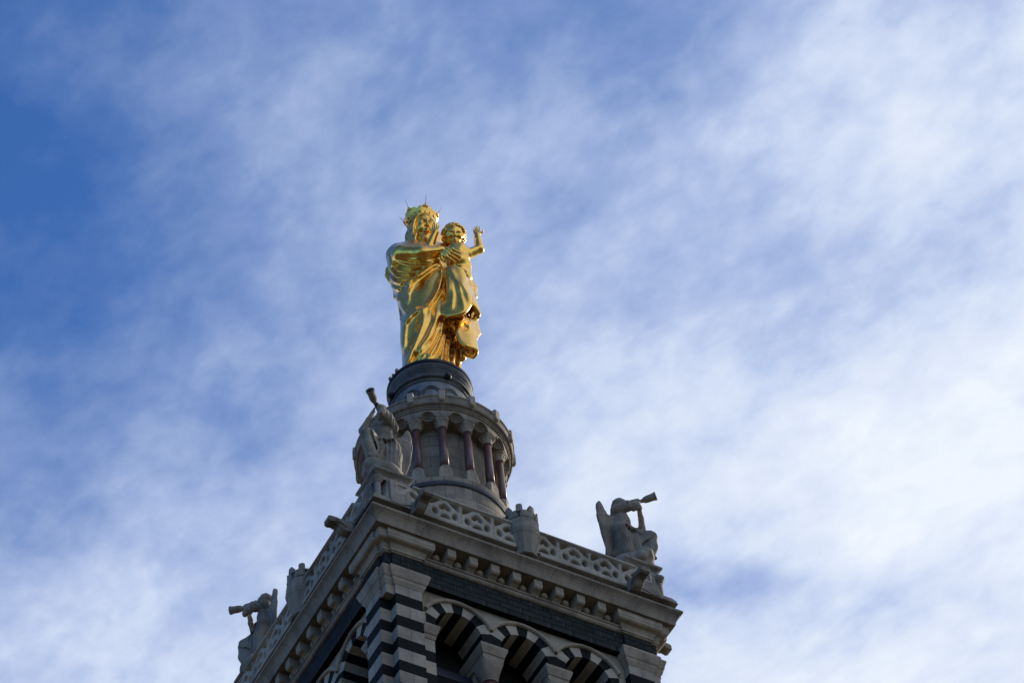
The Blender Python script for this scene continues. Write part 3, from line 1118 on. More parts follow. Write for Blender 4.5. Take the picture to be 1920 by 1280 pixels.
# --- gargoyle spouts
def gargoyle():
    b = MB()
    side = [(-4.6, 0.20), (-4.6, 0.56), (-4.95, 0.55), (-5.20, 0.50), (-5.44, 0.53), (-5.63, 0.52), (-5.68, 0.46), (-5.665, 0.38), (-5.68, 0.33), (-5.61, 0.29),
            (-5.50, 0.33), (-5.42, 0.33), (-5.34, 0.27), (-5.28, 0.18), (-5.20, 0.12), (-5.08, 0.10), (-4.97, 0.13)]
    rings = []
    for x, k in ((-0.15, 0.90), (-0.135, 1.0), (0.135, 1.0), (0.15, 0.90)):
        cz = 0.33
        rings.append([(x, -4.6 + (y + 4.6) * (0.985 if k < 1 else 1), cz + (z - cz) * k) for y, z in side])
    b.loft(rings, [0] * 3)
    for s in (-1, 1):
        b.ball((s * 0.15, -5.42, 0.44), (0.03, 0.06, 0.05), 10, 6)
        b.tube([(s * 0.15, -5.12, 0.22), (s * 0.165, -5.22, 0.30), (s * 0.165, -5.33, 0.36), (s * 0.15, -5.44, 0.36)], 0.035, 6)
    return b.mesh('gargoyle', M_GREY)


gm = gargoyle()
for x, kk in ((-3.58, 0), (3.40, 0), (3.5, 3), (-3.15, 1)):
    link('gargoyle', gm, tower, kk * PI / 2, R90([(x, 0, 0)], kk)[0])

# ------------------------------------------------------------------ the round colonnaded drum
drum = empty('round_drum', 'round stone drum ringed by red granite columns and small arches above the parapet', 'drum', (0, 0, 0.3))
b = MB()
b.lathe([(2.55, 0.3), (2.55, 4.2), (2.50, 4.3), (2.42, 4.9), (2.36, 5.05), (2.36, 5.12), (2.24, 5.2), (2.20, 5.55), (2.19, 5.82)], 96, cap1=True)
link('moulded_plinth', b.mesh('moulded_plinth', M_DRUM2), drum)
b = MB()
b.lathe([(2.1, 5.80), (2.235, 5.80), (2.25, 5.84), (2.25, 5.93), (2.235, 5.97), (2.1, 5.97)], 96, cap0=False, cap1=False)
link('dark_band', b.mesh('dark_band', M_DARKBAND), drum)
b = MB()
b.lathe([(2.22, 5.95), (2.24, 5.99), (2.24, 6.16), (2.20, 6.20), (1.76, 6.20)], 96, cap0=False, cap1=False)
link('base_course', b.mesh('base_course', M_DRUM2), drum)
b = MB()
b.lathe([(1.75, 6.1), (1.75, 9.3)], 96, cap0=False, cap1=False)
link('inner_wall', b.mesh('inner_wall', M_DRUM), drum)

NC, RC = 16, 2.08
TH0 = math.radians(-112.05)
# column with pedestal and capital, standing at angle 0
b = MB()
# pedestal block, rounded on top
o = []
for i in range(13):
    t = PI * i / 12
    o.append((0.195 * math.cos(t), 6.50 + 0.18 * math.sin(t)))
o = [(0.225, 6.18)] + o + [(-0.225, 6.18)]
b.loft([[(RC - 0.20, y, z) for y, z in o], [(RC + 0.13, y, z) for y, z in o], [(RC + 0.155, y * 0.9, z - 0.02) for y, z in o]], [0, 0])
b.lathe([(0.17, 6.62), (0.175, 6.68), (0.14, 6.72)], 20, (RC, 0))
pedm = b.mesh('column_pedestal', M_SMOOTH, bevel=0.01)
b = MB()
b.lathe([(0.138, 6.68), (0.136, 7.4), (0.124, 8.60)], 24, (RC, 0), smooth=True)
shm = b.mesh('column_shaft', M_GRANITE)
b = MB()
n = 24
rings = []
for k, (z, w, sqf) in enumerate(((8.56, 0.15, 0), (8.585, 0.165, 0), (8.61, 0.15, 0), (8.62, 0.145, 0), (8.72, 0.165, 0.3), (8.80, 0.19, 0.7), (8.84, 0.20, 1.0), (8.845, 0.215, 1.0), (8.92, 0.23, 1.0))):
    ring = []
    for i in range(n):
        a = 2 * PI * (i + 0.5) / n
        ca, sa = math.cos(a), math.sin(a)
        r = w * (1 - sqf) + sqf * w / max(abs(ca), abs(sa))
        if 3 < k < 7:
            r *= 1 + 0.05 * math.cos(8 * a)
        ring.append((RC + r * ca * 1.0, r * sa, z))
    rings.append(ring)
b.loft(rings, [0] * (len(rings) - 1))
ccm = b.mesh('column_capital', M_SMOOTH)
for i in range(NC):
    a = TH0 + 2 * PI * i / NC
    for nm, me in (('column_pedestal', pedm), ('column_shaft', shm), ('column_capital', ccm)):
        link(nm, me, drum, a)

# arch ring: cylinder wall pierced by round arches between the capitals
ZA, RA = 8.92, 0.215
RO_, RI_ = 2.33, 1.72
b = MB()
ZT = 9.24
for i in range(NC):
    ac = TH0 + 2 * PI * (i + 0.5) / NC
    hw = PI / NC
    na = RA / RO_
    xs = [-hw, -hw * 0.8] + [-na * math.cos(PI * j / 18) for j in range(19)] + [hw * 0.8, hw]
    xs = sorted(set(round(x, 6) for x in xs))

    def zlow(x):
        v = (na * na - x * x) * RO_ * RO_
        return ZA + (math.sqrt(v) if v > 0 else 0.0)
    for j in range(len(xs) - 1):
        p = []
        for x in (xs[j], xs[j + 1]):
            c_, s_ = math.cos(ac + x), math.sin(ac + x)
            zl = zlow(x)
            p.append(((RO_ * c_, RO_ * s_, zl), (RO_ * c_, RO_ * s_, ZT), (RI_ * c_, RI_ * s_, zl)))
        (a0_, a1_, a2_), (b0_, b1_, b2_) = p
        b.add([a0_, b0_, b1_, a1_], [(0, 1, 2, 3)], 0, False)
        # flat soffit behind the shell niche, and the shell itself
        g = []
        for x in (xs[j], xs[j + 1]):
            dep_ = math.sqrt(max(0.0, RA * RA - (x * RO_) ** 2))
            c_, s_ = math.cos(ac + x), math.sin(ac + x)
            col_ = [((RO_ - dep_ * math.sin(PI / 2 * q / 6)) * c_, (RO_ - dep_ * math.sin(PI / 2 * q / 6)) * s_, ZA + dep_ * math.cos(PI / 2 * q / 6)) for q in range(7)]
            col_.append((RI_ * c_, RI_ * s_, ZA))
            g.append(col_)
        for q in range(7):
            b.add([g[0][q], g[0][q + 1], g[1][q + 1], g[1][q]], [(0, 1, 2, 3)], 0, q < 6)
    # incised rim round each arch head
    rr = []
    for j in range(19):
        t = PI * j / 18
        ring = []
        for r, dr in ((RA - 0.006, 0.0), (RA - 0.006, 0.022), (RA + 0.03, 0.022), (RA + 0.035, 0.0)):
            x = r * math.cos(t) / RO_
            zz = ZA + r * math.sin(t)
            R_ = RO_ + dr
            ring.append((R_ * math.cos(ac + x), R_ * math.sin(ac + x), zz))
        rr.append(ring)
    b.loft(rr, [0] * 18)
link('arch_ring', b.mesh('arch_ring', M_DRUM2, recalc=True), drum)
b = MB()
b.lathe([(2.30, 9.22), (2.36, 9.22), (2.38, 9.24), (2.38, 9.27), (2.36, 9.285), (2.40, 9.30), (2.415, 9.32), (2.415, 9.345), (2.40, 9.36), (2.47, 9.37), (2.50, 9.40), (2.505, 9.44), (2.52, 9.62),
         (2.55, 9.645), (2.56, 9.67), (2.55, 9.72), (2.50, 9.73), (1.2, 9.80)], 128, cap0=False, cap1=True)
link('crown_ring', b.mesh('crown_ring', M_DRUM2), drum)
# radial stone lugs that pass through the ring
b = MB()
o = [(-0.10, 9.90), (-0.10, 9.50)] + [(0.10 * -math.cos(PI * j / 10), 9.50 - 0.08 * math.sin(PI * j / 10)) for j in range(1, 10)] + [(0.10, 9.50), (0.10, 9.90)]
b.loft([[(2.28, y, z) for y, z in o], [(2.56, y, z) for y, z in o], [(2.60, y * 0.9, 9.70 + (z - 9.70) * 0.88) for y, z in o]], [0, 0])
lug = b.mesh('ring_lug', M_SMOOTH, bevel=0.012)
for i in range(NC):
    link('ring_lug', lug, drum, TH0 + 2 * PI * i / NC)

# ------------------------------------------------------------------ bronze base under the statue
base = empty('statue_base', 'dark bronze round base with mouldings and a relief frieze under the gilded statue', 'statue base', (0, 0, 9.8))
b = MB()
b.lathe([(1.55, 9.80), (1.55, 9.95), (1.34, 10.1), (1.28, 10.3), (1.26, 11.98)], 96, cap0=False, cap1=False, smooth=True)
link('frieze_drum', b.mesh('frieze_drum', M_LEAD), base)
# relief of interlaced arches on the frieze
b = MB()
NR = 12
for i in range(NR):
    a = -math.radians(118) + 2 * PI * i / NR
    for r, z0, kx in ((0.25, 11.45, 1.0), (0.33, 11.30, 1.2), (0.21, 11.36, 1.1)):
        pts = []
        for j in range(13):
            t = PI * j / 12
            aa = a + r * kx * math.cos(t) / 1.26
            pts.append((1.268 * math.cos(aa), 1.268 * math.sin(aa), z0 + r * 1.05 * math.sin(t)))
        b.tube(pts, 0.026, 6)
link('arch_relief', b.mesh('arch_relief', M_BRONZE), base)
b = MB()
b.lathe([(1.25, 11.96), (1.30, 11.98), (1.325, 12.03), (1.30, 12.08), (1.27, 12.09), (1.27, 12.13), (1.30, 12.15), (1.285, 12.19), (1.26, 12.21), (1.262, 12.27), (1.285, 12.275), (1.285, 12.31), (1.268, 12.32), (1.30, 12.44), (1.325, 12.47), (1.325, 12.50), (1.312, 12.51), (1.345, 12.56),
         (1.375, 12.60), (1.375, 12.63), (1.355, 12.645), (1.375, 12.66), (1.395, 12.70), (1.395, 12.755), (1.38, 12.785), (1.34, 12.79)], 96, cap0=False, cap1=False)
link('moulding', b.mesh('moulding', M_BASE), base)
b = MB()
b.lathe([(1.34, 12.785), (1.405, 12.79), (1.415, 12.80), (1.415, 12.925), (1.40, 12.94), (1.2, 12.95)], 96, cap0=False, cap1=True)
link('black_rim', b.mesh('black_rim', M_RIM), base)
# rod ring with knobs
b = MB()
pts = [(1.345 * math.cos(2 * PI * i / 72), 1.345 * math.sin(2 * PI * i / 72), 12.17) for i in range(73)]
b.tube(pts, 0.035, 8)
link('rod_ring', b.mesh('rod_ring', M_BRONZE), base)
b = MB()
b.ball((1.40, 0, 12.15), (0.115, 0.125, 0.115), 14, 10)
b.tube([(1.25, 0, 12.18), (1.40, 0, 12.16)], 0.07, 8)
kn = b.mesh('rod_knob', M_RIM)
for d in (-94, -184, -4, 86):
    link('rod_knob', kn, base, math.radians(d))
# small pale fittings on the rim, left side
for k, (dg, z, sz) in enumerate(((178, 12.97, 0.055), (186, 12.93, 0.045), (194, 12.97, 0.06))):
    b = MB()
    a = math.radians(dg)
    c = (1.42 * math.cos(a), 1.42 * math.sin(a))
    b.lathe([(0.02, z - sz * 1.6), (sz, z - sz * 1.5), (sz * 1.1, z), (sz * 0.6, z + sz)], 10, c)
    link('rim_fitting', b.mesh('rim_fitting', M_STONE), base)

def hand(S, wrist, tip_dir, palm_n, size, thumb_side, curl=0.25, spread=0.25, k=0.02, fat=1.08):
    """open hand: palm, four fingers of different length and a thumb from the side of the palm"""
    w = Vector(wrist)
    t = Vector(tip_dir).normalized()
    nrm = Vector(palm_n)
    nrm = (nrm - t * nrm.dot(t)).normalized()
    s = t.cross(nrm).normalized() * thumb_side
    p0, p1 = w + t * size * 0.10, w + t * size * 0.44
    for j in range(4):
        o = s * size * fat * (0.19 - 0.125 * j)
        S.cap(p0 + o * 0.6, p1 + o, size * 0.095, size * 0.085, k)
    for j, (L, r) in enumerate(((0.46, 0.060), (0.54, 0.062), (0.50, 0.060), (0.40, 0.052))):
        o = s * size * fat * (0.19 - 0.125 * j)
        d = (t + s * spread * (0.45 - 0.3 * j)).normalized()
        a = p1 + o
        pts, dirs = [a], d
        for q in range(3):
            dirs = (dirs + nrm * curl).normalized()
            pts.append(pts[-1] + dirs * size * L / 3)
        S.chain([tuple(p) for p in pts], [size * r, size * r, size * r * 0.95, size * r * 0.85], k * 0.3)
    a = w + t * size * 0.12 + s * size * 0.16
    b = a + (t * 0.5 + s * 0.85 + nrm * 0.2).normalized() * size * 0.25
    c = b + (t * 0.9 + s * 0.35 + nrm * 0.2).normalized() * size * 0.19
    S.chain([tuple(a), tuple(b), tuple(c)], [size * 0.09, size * 0.078, size * 0.062], k * 0.6)


def drape(S, bottom, top, r=0.045, k=0.035, n=56):
    """hanging cloth sheet: a serpentine hem (bottom) gathered into a top line"""
    def spline(P, t):
        P = [np.array(p, float) for p in P]
        m = len(P) - 1
        x = min(t * m, m - 1e-6)
        i = int(x)
        f = x - i
        p0, p1, p2, p3 = P[max(i - 1, 0)], P[i], P[i + 1], P[min(i + 2, m)]
        return 0.5 * (2 * p1 + (p2 - p0) * f + (2 * p0 - 5 * p1 + 4 * p2 - p3) * f ** 2 + (3 * p1 - p0 - 3 * p2 + p3) * f ** 3)
    for i in range(n + 1):
        t = i / n
        S.cap(spline(top, t), spline(bottom, t), r * 0.9, r, k, m=0.1)


def face(S, c, r, yaw, pitch, scale, child=False):
    """features on a head centred at c with half-sizes r; the face looks along -Y turned by yaw and pitch"""
    M = Matrix.Rotation(yaw, 3, 'Z') @ Matrix.Rotation(pitch, 3, 'X')
    C_ = Vector(c)
    f = scale

    def P(x, y, z):
        return tuple(C_ + M @ Vector((x * f, -y * f, z * f)))
    rx, ry, rz = r[0] / f, r[1] / f, r[2] / f
    def fy(x, z):      # depth of the face surface
        return ry * math.sqrt(max(0.02, 1 - (x / rx) ** 2 - (z / rz) ** 2))
    # eye hollows
    ex, ez = 0.36 * rx, 0.02 * rz
    for s in (-1, 1):
        S.ell(P(s * ex, fy(ex, ez) + 0.03 * ry, ez + 0.01), (0.27 * rx * f, 0.22 * ry * f, 0.12 * rz * f), 0.03 * f, M, sub=True)
        S.ell(P(s * ex, fy(ex, ez) - 0.15 * ry, ez - 0.01), (0.20 * rx * f, 0.15 * ry * f, 0.085 * rz * f), 0.006 * f, M)
        S.ell(P(s * ex, fy(ex, ez) + 0.005 * ry, ez - 0.01), (0.05 * rx * f, 0.06 * ry * f, 0.03 * rz * f), 0.003 * f, M, sub=True)
        # lids and brow
        S.chain([P(s * (ex - 0.19 * rx), fy(ex, ez) - 0.04 * ry, ez + 0.04 * rz), P(s * ex, fy(ex, ez) + 0.0 * ry, ez + 0.085 * rz), P(s * (ex + 0.21 * rx), fy(ex, ez) - 0.13 * ry, ez + 0.03 * rz)], 0.025 * rz * f, 0.015 * f)
        S.chain([P(s * 0.12 * rx, fy(0.1, 0.2 * rz) + 0.02 * ry, 0.14 * rz), P(s * ex, fy(ex, 0.2 * rz) + 0.03 * ry, 0.215 * rz), P(s * (ex + 0.28 * rx), fy(ex + 0.28 * rx, 0.2 * rz) + 0.02 * ry, 0.13 * rz)], 0.04 * rz * f, 0.05 * f)
        # cheeks
        S.ell(P(s * 0.42 * rx, fy(0.42 * rx, -0.28 * rz) - 0.14 * ry, -0.27 * rz), (0.28 * rx * f, 0.22 * ry * f, 0.22 * rz * f), 0.10 * f, M)
    # nose
    n0 = P(0, fy(0, 0.12 * rz) + 0.01 * ry, 0.12 * rz)
    n1 = P(0, fy(0, -0.22 * rz) + (0.20 if not child else 0.15) * ry, -0.22 * rz)
    S.cap(n0, n1, 0.07 * rx * f, 0.115 * rx * f, 0.05 * f)
    for s in (-1, 1):
        S.ell(P(s * 0.12 * rx, fy(0, -0.24 * rz) + 0.06 * ry, -0.245 * rz), (0.075 * rx * f, 0.09 * ry * f, 0.055 * rz * f), 0.02 * f, M)
    # mouth
    mz = -0.46 * rz
    S.chain([P(-0.24 * rx, fy(0.24 * rx, mz) - 0.02 * ry, mz + 0.005), P(0, fy(0, mz) + 0.17 * ry, mz + 0.05 * rz), P(0.24 * rx, fy(0.24 * rx, mz) - 0.02 * ry, mz + 0.005)], 0.035 * rz * f, 0.02 * f)
    S.chain([P(-0.19 * rx, fy(0.19 * rx, mz) - 0.02 * ry, mz - 0.04 * rz), P(0, fy(0, mz) + 0.15 * ry, mz - 0.085 * rz), P(0.19 * rx, fy(0.19 * rx, mz) - 0.02 * ry, mz - 0.04 * rz)], 0.05 * rz * f, 0.02 * f)
    S.chain([P(-0.20 * rx, fy(0.2 * rx, mz) + 0.05 * ry, mz - 0.012 * rz), P(0, fy(0, mz) + 0.23 * ry, mz - 0.008 * rz), P(0.20 * rx, fy(0.2 * rx, mz) + 0.05 * ry, mz - 0.012 * rz)], 0.02 * rz * f, 0.008 * f, sub=True)
    # chin
    S.ell(P(0, fy(0, -0.74 * rz) - 0.10 * ry, -0.78 * rz), (0.27 * rx * f, 0.26 * ry * f, 0.17 * rz * f), 0.08 * f, M)
    return P


# ------------------------------------------------------------------ gilded statue of a crowned woman holding a child
SRZ = math.radians(-30.34)
statue = empty('gilded_statue', 'gilded statue of a crowned woman in a mantle holding a child with raised arms', 'statue', (0, 0, 12.945), SRZ)
KV = 1.38     # how much a forward bulge lifts a fold as read from below


def prof_interp(tab, z):
    t = np.array(tab, np.float32)
    return np.interp(z, t[:, 0], t[:, 1]).astype(np.float32)


S = Sculpt((-1.45, -1.45, -0.06), (2.1, 1.15, 9.9), 0.032)
X, Y, Z = np.meshgrid(*S.ax, indexing='ij', sparse=True)
zl = Z.ravel()
LEFT = [(-0.1, -0.86), (1.5, -0.82), (2.3, -0.80), (3.8, -0.81), (4.6, -0.84), (5.3, -0.92), (5.7, -0.99), (6.1, -1.06), (6.6, -1.09), (7.3, -1.11), (7.6, -1.10), (7.9, -0.99), (8.08, -0.74), (8.22, -0.38), (8.5, -0.2)]
RIGHT = [(-0.1, 1.10), (1.2, 1.10), (2.5, 1.12), (4.0, 1.20), (5.0, 1.26), (6.0, 1.24), (6.8, 1.18), (7.4, 1.08), (7.7, 0.98), (7.9, 0.85), (8.05, 0.62), (8.22, 0.45), (8.5, 0.35)]
DEP = [(-0.1, 0.88), (2.0, 0.82), (4.0, 0.80), (5.0, 0.84), (6.0, 0.84), (7.0, 0.74), (7.5, 0.58), (7.9, 0.40), (8.15, 0.26), (8.5, 0.18)]
lft, rgt, dep = prof_interp(LEFT, zl), prof_interp(RIGHT, zl), prof_interp(DEP, zl)
cx = ((lft + rgt) / 2)[None, None, :]
ax_ = ((rgt - lft) / 2)[None, None, :]
by = dep[None, None, :]
# superellipse section, a little boxy
uu, vv = np.abs((X - cx) / ax_), np.abs(Y / by)
rr_ = (uu ** 2.3 + vv ** 2.3) ** (1 / 2.3)
dbody = (rr_ - 1) * np.minimum(ax_, by)
dbody = np.maximum(dbody, Z - 8.45)
# the tunic underneath is a little slimmer than the mantle
zap = Z - Y * KV
dt = dbody + 0.16 + 0.0 * X
# pleats of the tunic
HEM = [(-0.73, 1.36), (-0.49, 1.96), (-0.16, 2.42), (0.13, 3.02), (0.39, 3.59), (0.54, 4.11), (0.80, 4.05), (1.07, 4.07), (1.31, 4.22), (1.48, 4.63), (1.79, 4.64), (2.16, 4.68)]
hx = np.array([p[0] for p in HEM], np.float32)
hz = np.array([p[1] for p in HEM], np.float32)
hem = np.interp(X.ravel(), hx, hz, left=-2.0).astype(np.float32)[:, None, None]
wfront = np.clip((0.35 - Y) / 0.4, 0, 1)
cut = (hem - zap) * 0.62
cut = cut * wfront + (1 - wfront) * (0.6 - Z)
dm = np.maximum(dbody, cut)
S.d = np.minimum(np.minimum(dt, dm), 1.0).astype(np.float32)
# softly close the step
# back of the mantle: long pleats
uf = lambda x, y, z: x
wf = lambda x, y, z: z - y * KV
FOLDS = [
    # heavy folds fanning out from where the hand gathers the mantle
    ([(0.64, 7.04), (0.30, 6.84), (-0.18, 6.37), (-0.38, 6.06), (-0.48, 5.54)], 0.13, 0.085),
    ([(-0.45, 6.31), (-0.49, 5.65), (-0.53, 4.86)], 0.08, 0.07),
    ([(0.70, 6.88), (0.70, 6.38), (0.64, 5.81), (0.58, 5.42)], 0.10, 0.06),
    ([(0.64, 6.18), (0.52, 5.53), (0.34, 5.02), (0.09, 4.59)], 0.15, 0.075),
    ([(0.09, 4.59), (-0.23, 4.52), (-0.48, 4.20), (-0.67, 3.75), (-0.76, 3.04), (-0.79, 2.24)], 0.11, 0.10),
    ([(0.84, 6.77), (0.87, 6.14), (0.87, 5.39)], 0.10, 0.055),
    ([(0.91, 6.15), (0.84, 5.36), (0.71, 4.72), (0.63, 4.16)], 0.10, 0.07),
    ([(0.96, 6.76), (1.12, 6.16), (1.27, 5.34)], 0.09, 0.07),
    ([(1.31, 6.11), (1.39, 5.61), (1.57, 4.97), (1.74, 4.30)], 0.12, 0.09),
    # hollows between them
    ([(0.57, 6.94), (0.26, 6.57), (-0.00, 6.15), (-0.13, 5.59)], -0.06, 0.14),
    ([(0.78, 6.83), (0.77, 6.15), (0.73, 5.41)], -0.10, 0.045),
    ([(0.76, 6.17), (0.60, 5.30), (0.31, 4.76), (0.18, 4.13)], -0.10, 0.075),
    ([(0.90, 6.77), (0.99, 6.13), (1.06, 5.37)], -0.09, 0.06),
    ([(1.09, 6.13), (1.06, 5.42), (1.01, 4.68)], -0.07, 0.10),
    ([(-0.10, 4.33), (-0.28, 3.84), (-0.44, 3.26), (-0.60, 2.43)], -0.05, 0.10),
    ([(0.08, 4.40), (-0.05, 3.81), (-0.29, 2.99), (-0.59, 2.01), (-0.72, 1.53)], 0.09, 0.07),
    ([(0.29, 4.33), (0.16, 3.70), (-0.11, 2.88), (-0.49, 2.00)], -0.07, 0.06),
    ([(0.45, 4.44), (0.35, 3.85), (0.05, 3.03), (-0.35, 2.28)], 0.08, 0.06),
    ([(-0.02, 4.58), (-0.09, 4.16), (-0.21, 3.79)], 0.10, 0.08),
    # side folds low on the left
    ([(-0.86, 5.25), (-0.75, 4.67), (-0.50, 4.29)], 0.09, 0.06),
    ([(-0.83, 4.07), (-0.70, 3.88), (-0.48, 4.25)], 0.08, 0.05),
    ([(-0.82, 5.02), (-0.76, 4.41), (-0.69, 3.97)], -0.08, 0.06),
    # swags round the right arm, under the forearm and up over the shoulder
    ([(0.65, 7.13), (0.15, 7.17), (-0.33, 7.36), (-0.70, 7.68), (-0.82, 8.06), (-0.70, 8.32)], 0.10, 0.050),
    ([(0.60, 7.07), (0.14, 6.92), (-0.35, 6.96), (-0.74, 7.23), (-0.94, 7.70), (-0.92, 8.16), (-0.78, 8.42)], 0.13, 0.055),
    ([(0.57, 7.01), (0.13, 6.74), (-0.41, 6.60), (-0.81, 6.74), (-1.01, 7.21), (-1.06, 7.72)], 0.13, 0.055),
    ([(0.40, 6.82), (-0.09, 6.52), (-0.53, 6.30), (-0.85, 6.38), (-1.02, 6.81), (-1.10, 7.27)], 0.13, 0.055),
    ([(0.12, 6.59), (-0.32, 6.28), (-0.70, 6.01), (-0.94, 6.13), (-1.09, 6.55)], 0.12, 0.055),
    ([(-0.32, 6.23), (-0.65, 5.87), (-0.88, 5.68), (-1.05, 5.92)], 0.11, 0.055),
    ([(0.63, 7.11), (0.14, 7.04), (-0.39, 7.17), (-0.76, 7.46), (-0.89, 7.84), (-0.84, 8.24)], -0.12, 0.045),
    ([(0.60, 7.05), (0.13, 6.83), (-0.41, 6.77), (-0.80, 6.99), (-0.99, 7.48), (-1.00, 7.89)], -0.12, 0.045),
    ([(0.49, 6.93), (0.02, 6.63), (-0.47, 6.45), (-0.84, 6.56), (-1.03, 7.03)], -0.12, 0.045),
    ([(0.13, 6.68), (-0.31, 6.41), (-0.70, 6.17), (-0.93, 6.28), (-1.08, 6.72)], -0.10, 0.045),
    ([(-0.42, 6.34), (-0.60, 6.00), (-0.74, 5.71)], -0.13, 0.065),
    # small gathers on the breast
    ([(-0.46, 8.15), (-0.24, 8.26), (0.08, 8.09)], 0.04, 0.03),
    ([(-0.58, 8.03), (-0.25, 8.08), (0.18, 7.94)], 0.04, 0.03),
    ([(-0.07, 8.34), (0.08, 8.14), (0.32, 7.97)], 0.05, 0.03),
]
TUNIC = [
    ([(0.64, 3.99), (0.53, 3.15), (0.28, 2.46), (-0.00, 1.86)], 0.13, 0.060),
    ([(0.53, 3.74), (0.28, 3.01), (0.02, 2.28), (-0.24, 1.81)], 0.10, 0.055),
    ([(0.38, 3.42), (0.00, 2.53), (-0.50, 1.67), (-0.69, 1.40)], 0.10, 0.060),
    ([(0.70, 3.21), (0.61, 2.50), (0.47, 1.68)], 0.12, 0.050),
    ([(0.83, 3.03), (0.74, 2.28), (0.66, 1.54)], 0.10, 0.045),
    ([(0.96, 3.01), (0.92, 2.26), (0.86, 1.52)], 0.11, 0.045),
    ([(1.07, 2.83), (1.06, 2.04), (1.03, 1.29)], 0.10, 0.045),
    ([(0.64, 3.56), (0.57, 2.89), (0.37, 2.15), (0.17, 1.72)], -0.10, 0.05),
    ([(0.79, 3.72), (0.72, 2.87), (0.60, 2.09), (0.55, 1.55)], -0.17, 0.055),
    ([(0.93, 3.70), (0.88, 2.85), (0.81, 2.02), (0.77, 1.44)], -0.12, 0.05),
    ([(1.03, 3.09), (1.00, 2.25), (0.96, 1.34)], -0.10, 0.045),
    ([(0.41, 3.37), (0.22, 2.76), (-0.07, 2.12)], -0.10, 0.05),
]
front = lambda x, y, z: (y < 0.25) & (z < 8.3)
S.strokes(FOLDS + TUNIC, uf, wf, front)
# long folds down the back
bx = []
for i in range(7):
    u0 = -0.75 + i * 0.28
    bx.append(([(u0 * 0.8, 8.0), (u0 * 1.0, 5.0), (u0 * 1.1, 0.2)], 0.10, 0.09))
S.strokes(bx, uf, lambda x, y, z: z, lambda x, y, z: y > 0.25)
# hollow under the front hem
S.ell((0.84, -0.78, 2.57), (0.20, 0.36, 0.75), 0.07, sub=True)
# right arm under the mantle, forearm across to the child
SH, EL, WR = (-0.80, -0.05, 7.55), (-0.62, -0.70, 6.68), (0.74, -0.97, 6.42)
S.chain([SH, EL], [0.36, 0.33], 0.18)
S.chain([EL, (0.06, -0.95, 6.28), WR], [0.34, 0.27, 0.155], 0.12)
AR = [([(-0.78, 7.73), (-0.37, 7.68), (0.17, 7.71), (0.61, 7.75)], 0.05, 0.04),
      ([(-0.70, 7.54), (-0.24, 7.49), (0.30, 7.56), (0.65, 7.57)], -0.06, 0.04),
      ([(-0.69, 7.86), (-0.26, 7.88), (0.31, 7.86), (0.72, 7.76)], 0.05, 0.035)]
S.strokes(AR, uf, wf, lambda x, y, z: (y < -0.4) & (z > 5.5))
# her right hand spread over the child's side
hw = Vector(WR)
HD2 = Sculpt((0.2, -1.5, 5.4), (1.9, -0.4, 7.0), 0.017)
HD2.cap(tuple(hw - Vector((0.10, 0.0, -0.06))), tuple(hw), 0.15, 0.12, 0.03)
hand(HD2, tuple(hw), (0.80, -0.05, -0.62), (0.1, 0.9, 0.2), 0.78, -1, curl=0.16, spread=0.22, k=0.03, fat=1.25)
# left shoulder and arm carrying the child, seen mostly behind him
S.chain([(0.86, 0.05, 7.55), (1.30, 0.0, 6.4), (1.35, -0.45, 5.75)], [0.34, 0.34, 0.30], 0.18)
# hanging end of the mantle over that arm: gathered sheets with serpentine hems
S.chain([(1.40, -0.22, 6.2), (1.42, -0.20, 5.4), (1.36, -0.12, 4.4), (1.30, 0.0, 3.6)], [0.24, 0.24, 0.20, 0.15], 0.12)
drape(S, [(0.70, -0.70, 3.10), (0.83, -0.80, 2.93), (1.07, -0.84, 2.91), (1.34, -0.86, 3.02), (1.49, -0.82, 3.41), (1.41, -0.72, 4.00), (1.25, -0.62, 4.21), (1.36, -0.52, 4.43), (1.56, -0.52, 4.14), (1.68, -0.45, 3.77), (1.81, -0.32, 3.63), (1.77, -0.18, 3.57), (1.63, -0.05, 3.72)],
      [(0.91, -0.82, 5.52), (1.00, -0.90, 5.49), (1.13, -0.92, 5.47), (1.27, -0.92, 5.36), (1.38, -0.88, 5.23), (1.42, -0.80, 5.15), (1.37, -0.70, 5.12), (1.41, -0.64, 5.20), (1.44, -0.58, 5.28), (1.49, -0.50, 5.34), (1.55, -0.40, 5.42), (1.59, -0.30, 5.51), (1.57, -0.20, 5.65)], 0.070, 0.06)
S.strokes([(f[0], f[1] * 0.55, f[2] * 1.25) for f in FOLDS if f[1] > 0 and max(p[0] for p in f[0]) > 0.85 and min(p[1] for p in f[0]) > 3.5] +
          [([(1.01, 6.14), (1.00, 5.26), (0.90, 4.39)], 0.06, 0.07), ([(1.20, 6.03), (1.26, 5.22), (1.35, 4.43)], 0.05, 0.06)],
          uf, wf, lambda x, y, z: (y < -0.3) & (x > 0.78) & (z < 6.0))
S.chain([(1.22, 0.18, 4.4), (1.20, 0.18, 3.0), (1.16, 0.18, 1.9)], [0.24, 0.22, 0.14], 0.10)
# swag seen behind it at the edge
S.chain([(1.60, 0.10, 6.1), (1.70, 0.12, 5.6), (1.70, 0.14, 5.15), (1.62, 0.14, 4.95)], [0.16, 0.17, 0.15, 0.08], 0.06)
S.strokes([([(1.56, 5.99), (1.68, 5.53), (1.71, 5.00)], -0.07, 0.03), ([(1.62, 5.98), (1.73, 5.57), (1.76, 5.17)], 0.05, 0.03), ([(1.51, 5.82), (1.61, 5.32), (1.67, 4.92)], 0.05, 0.03),
           ([(1.30, 5.97), (1.41, 5.56), (1.57, 5.06)], 0.05, 0.05)], uf, wf, lambda x, y, z: (y < 0.3) & (x > 0.95))
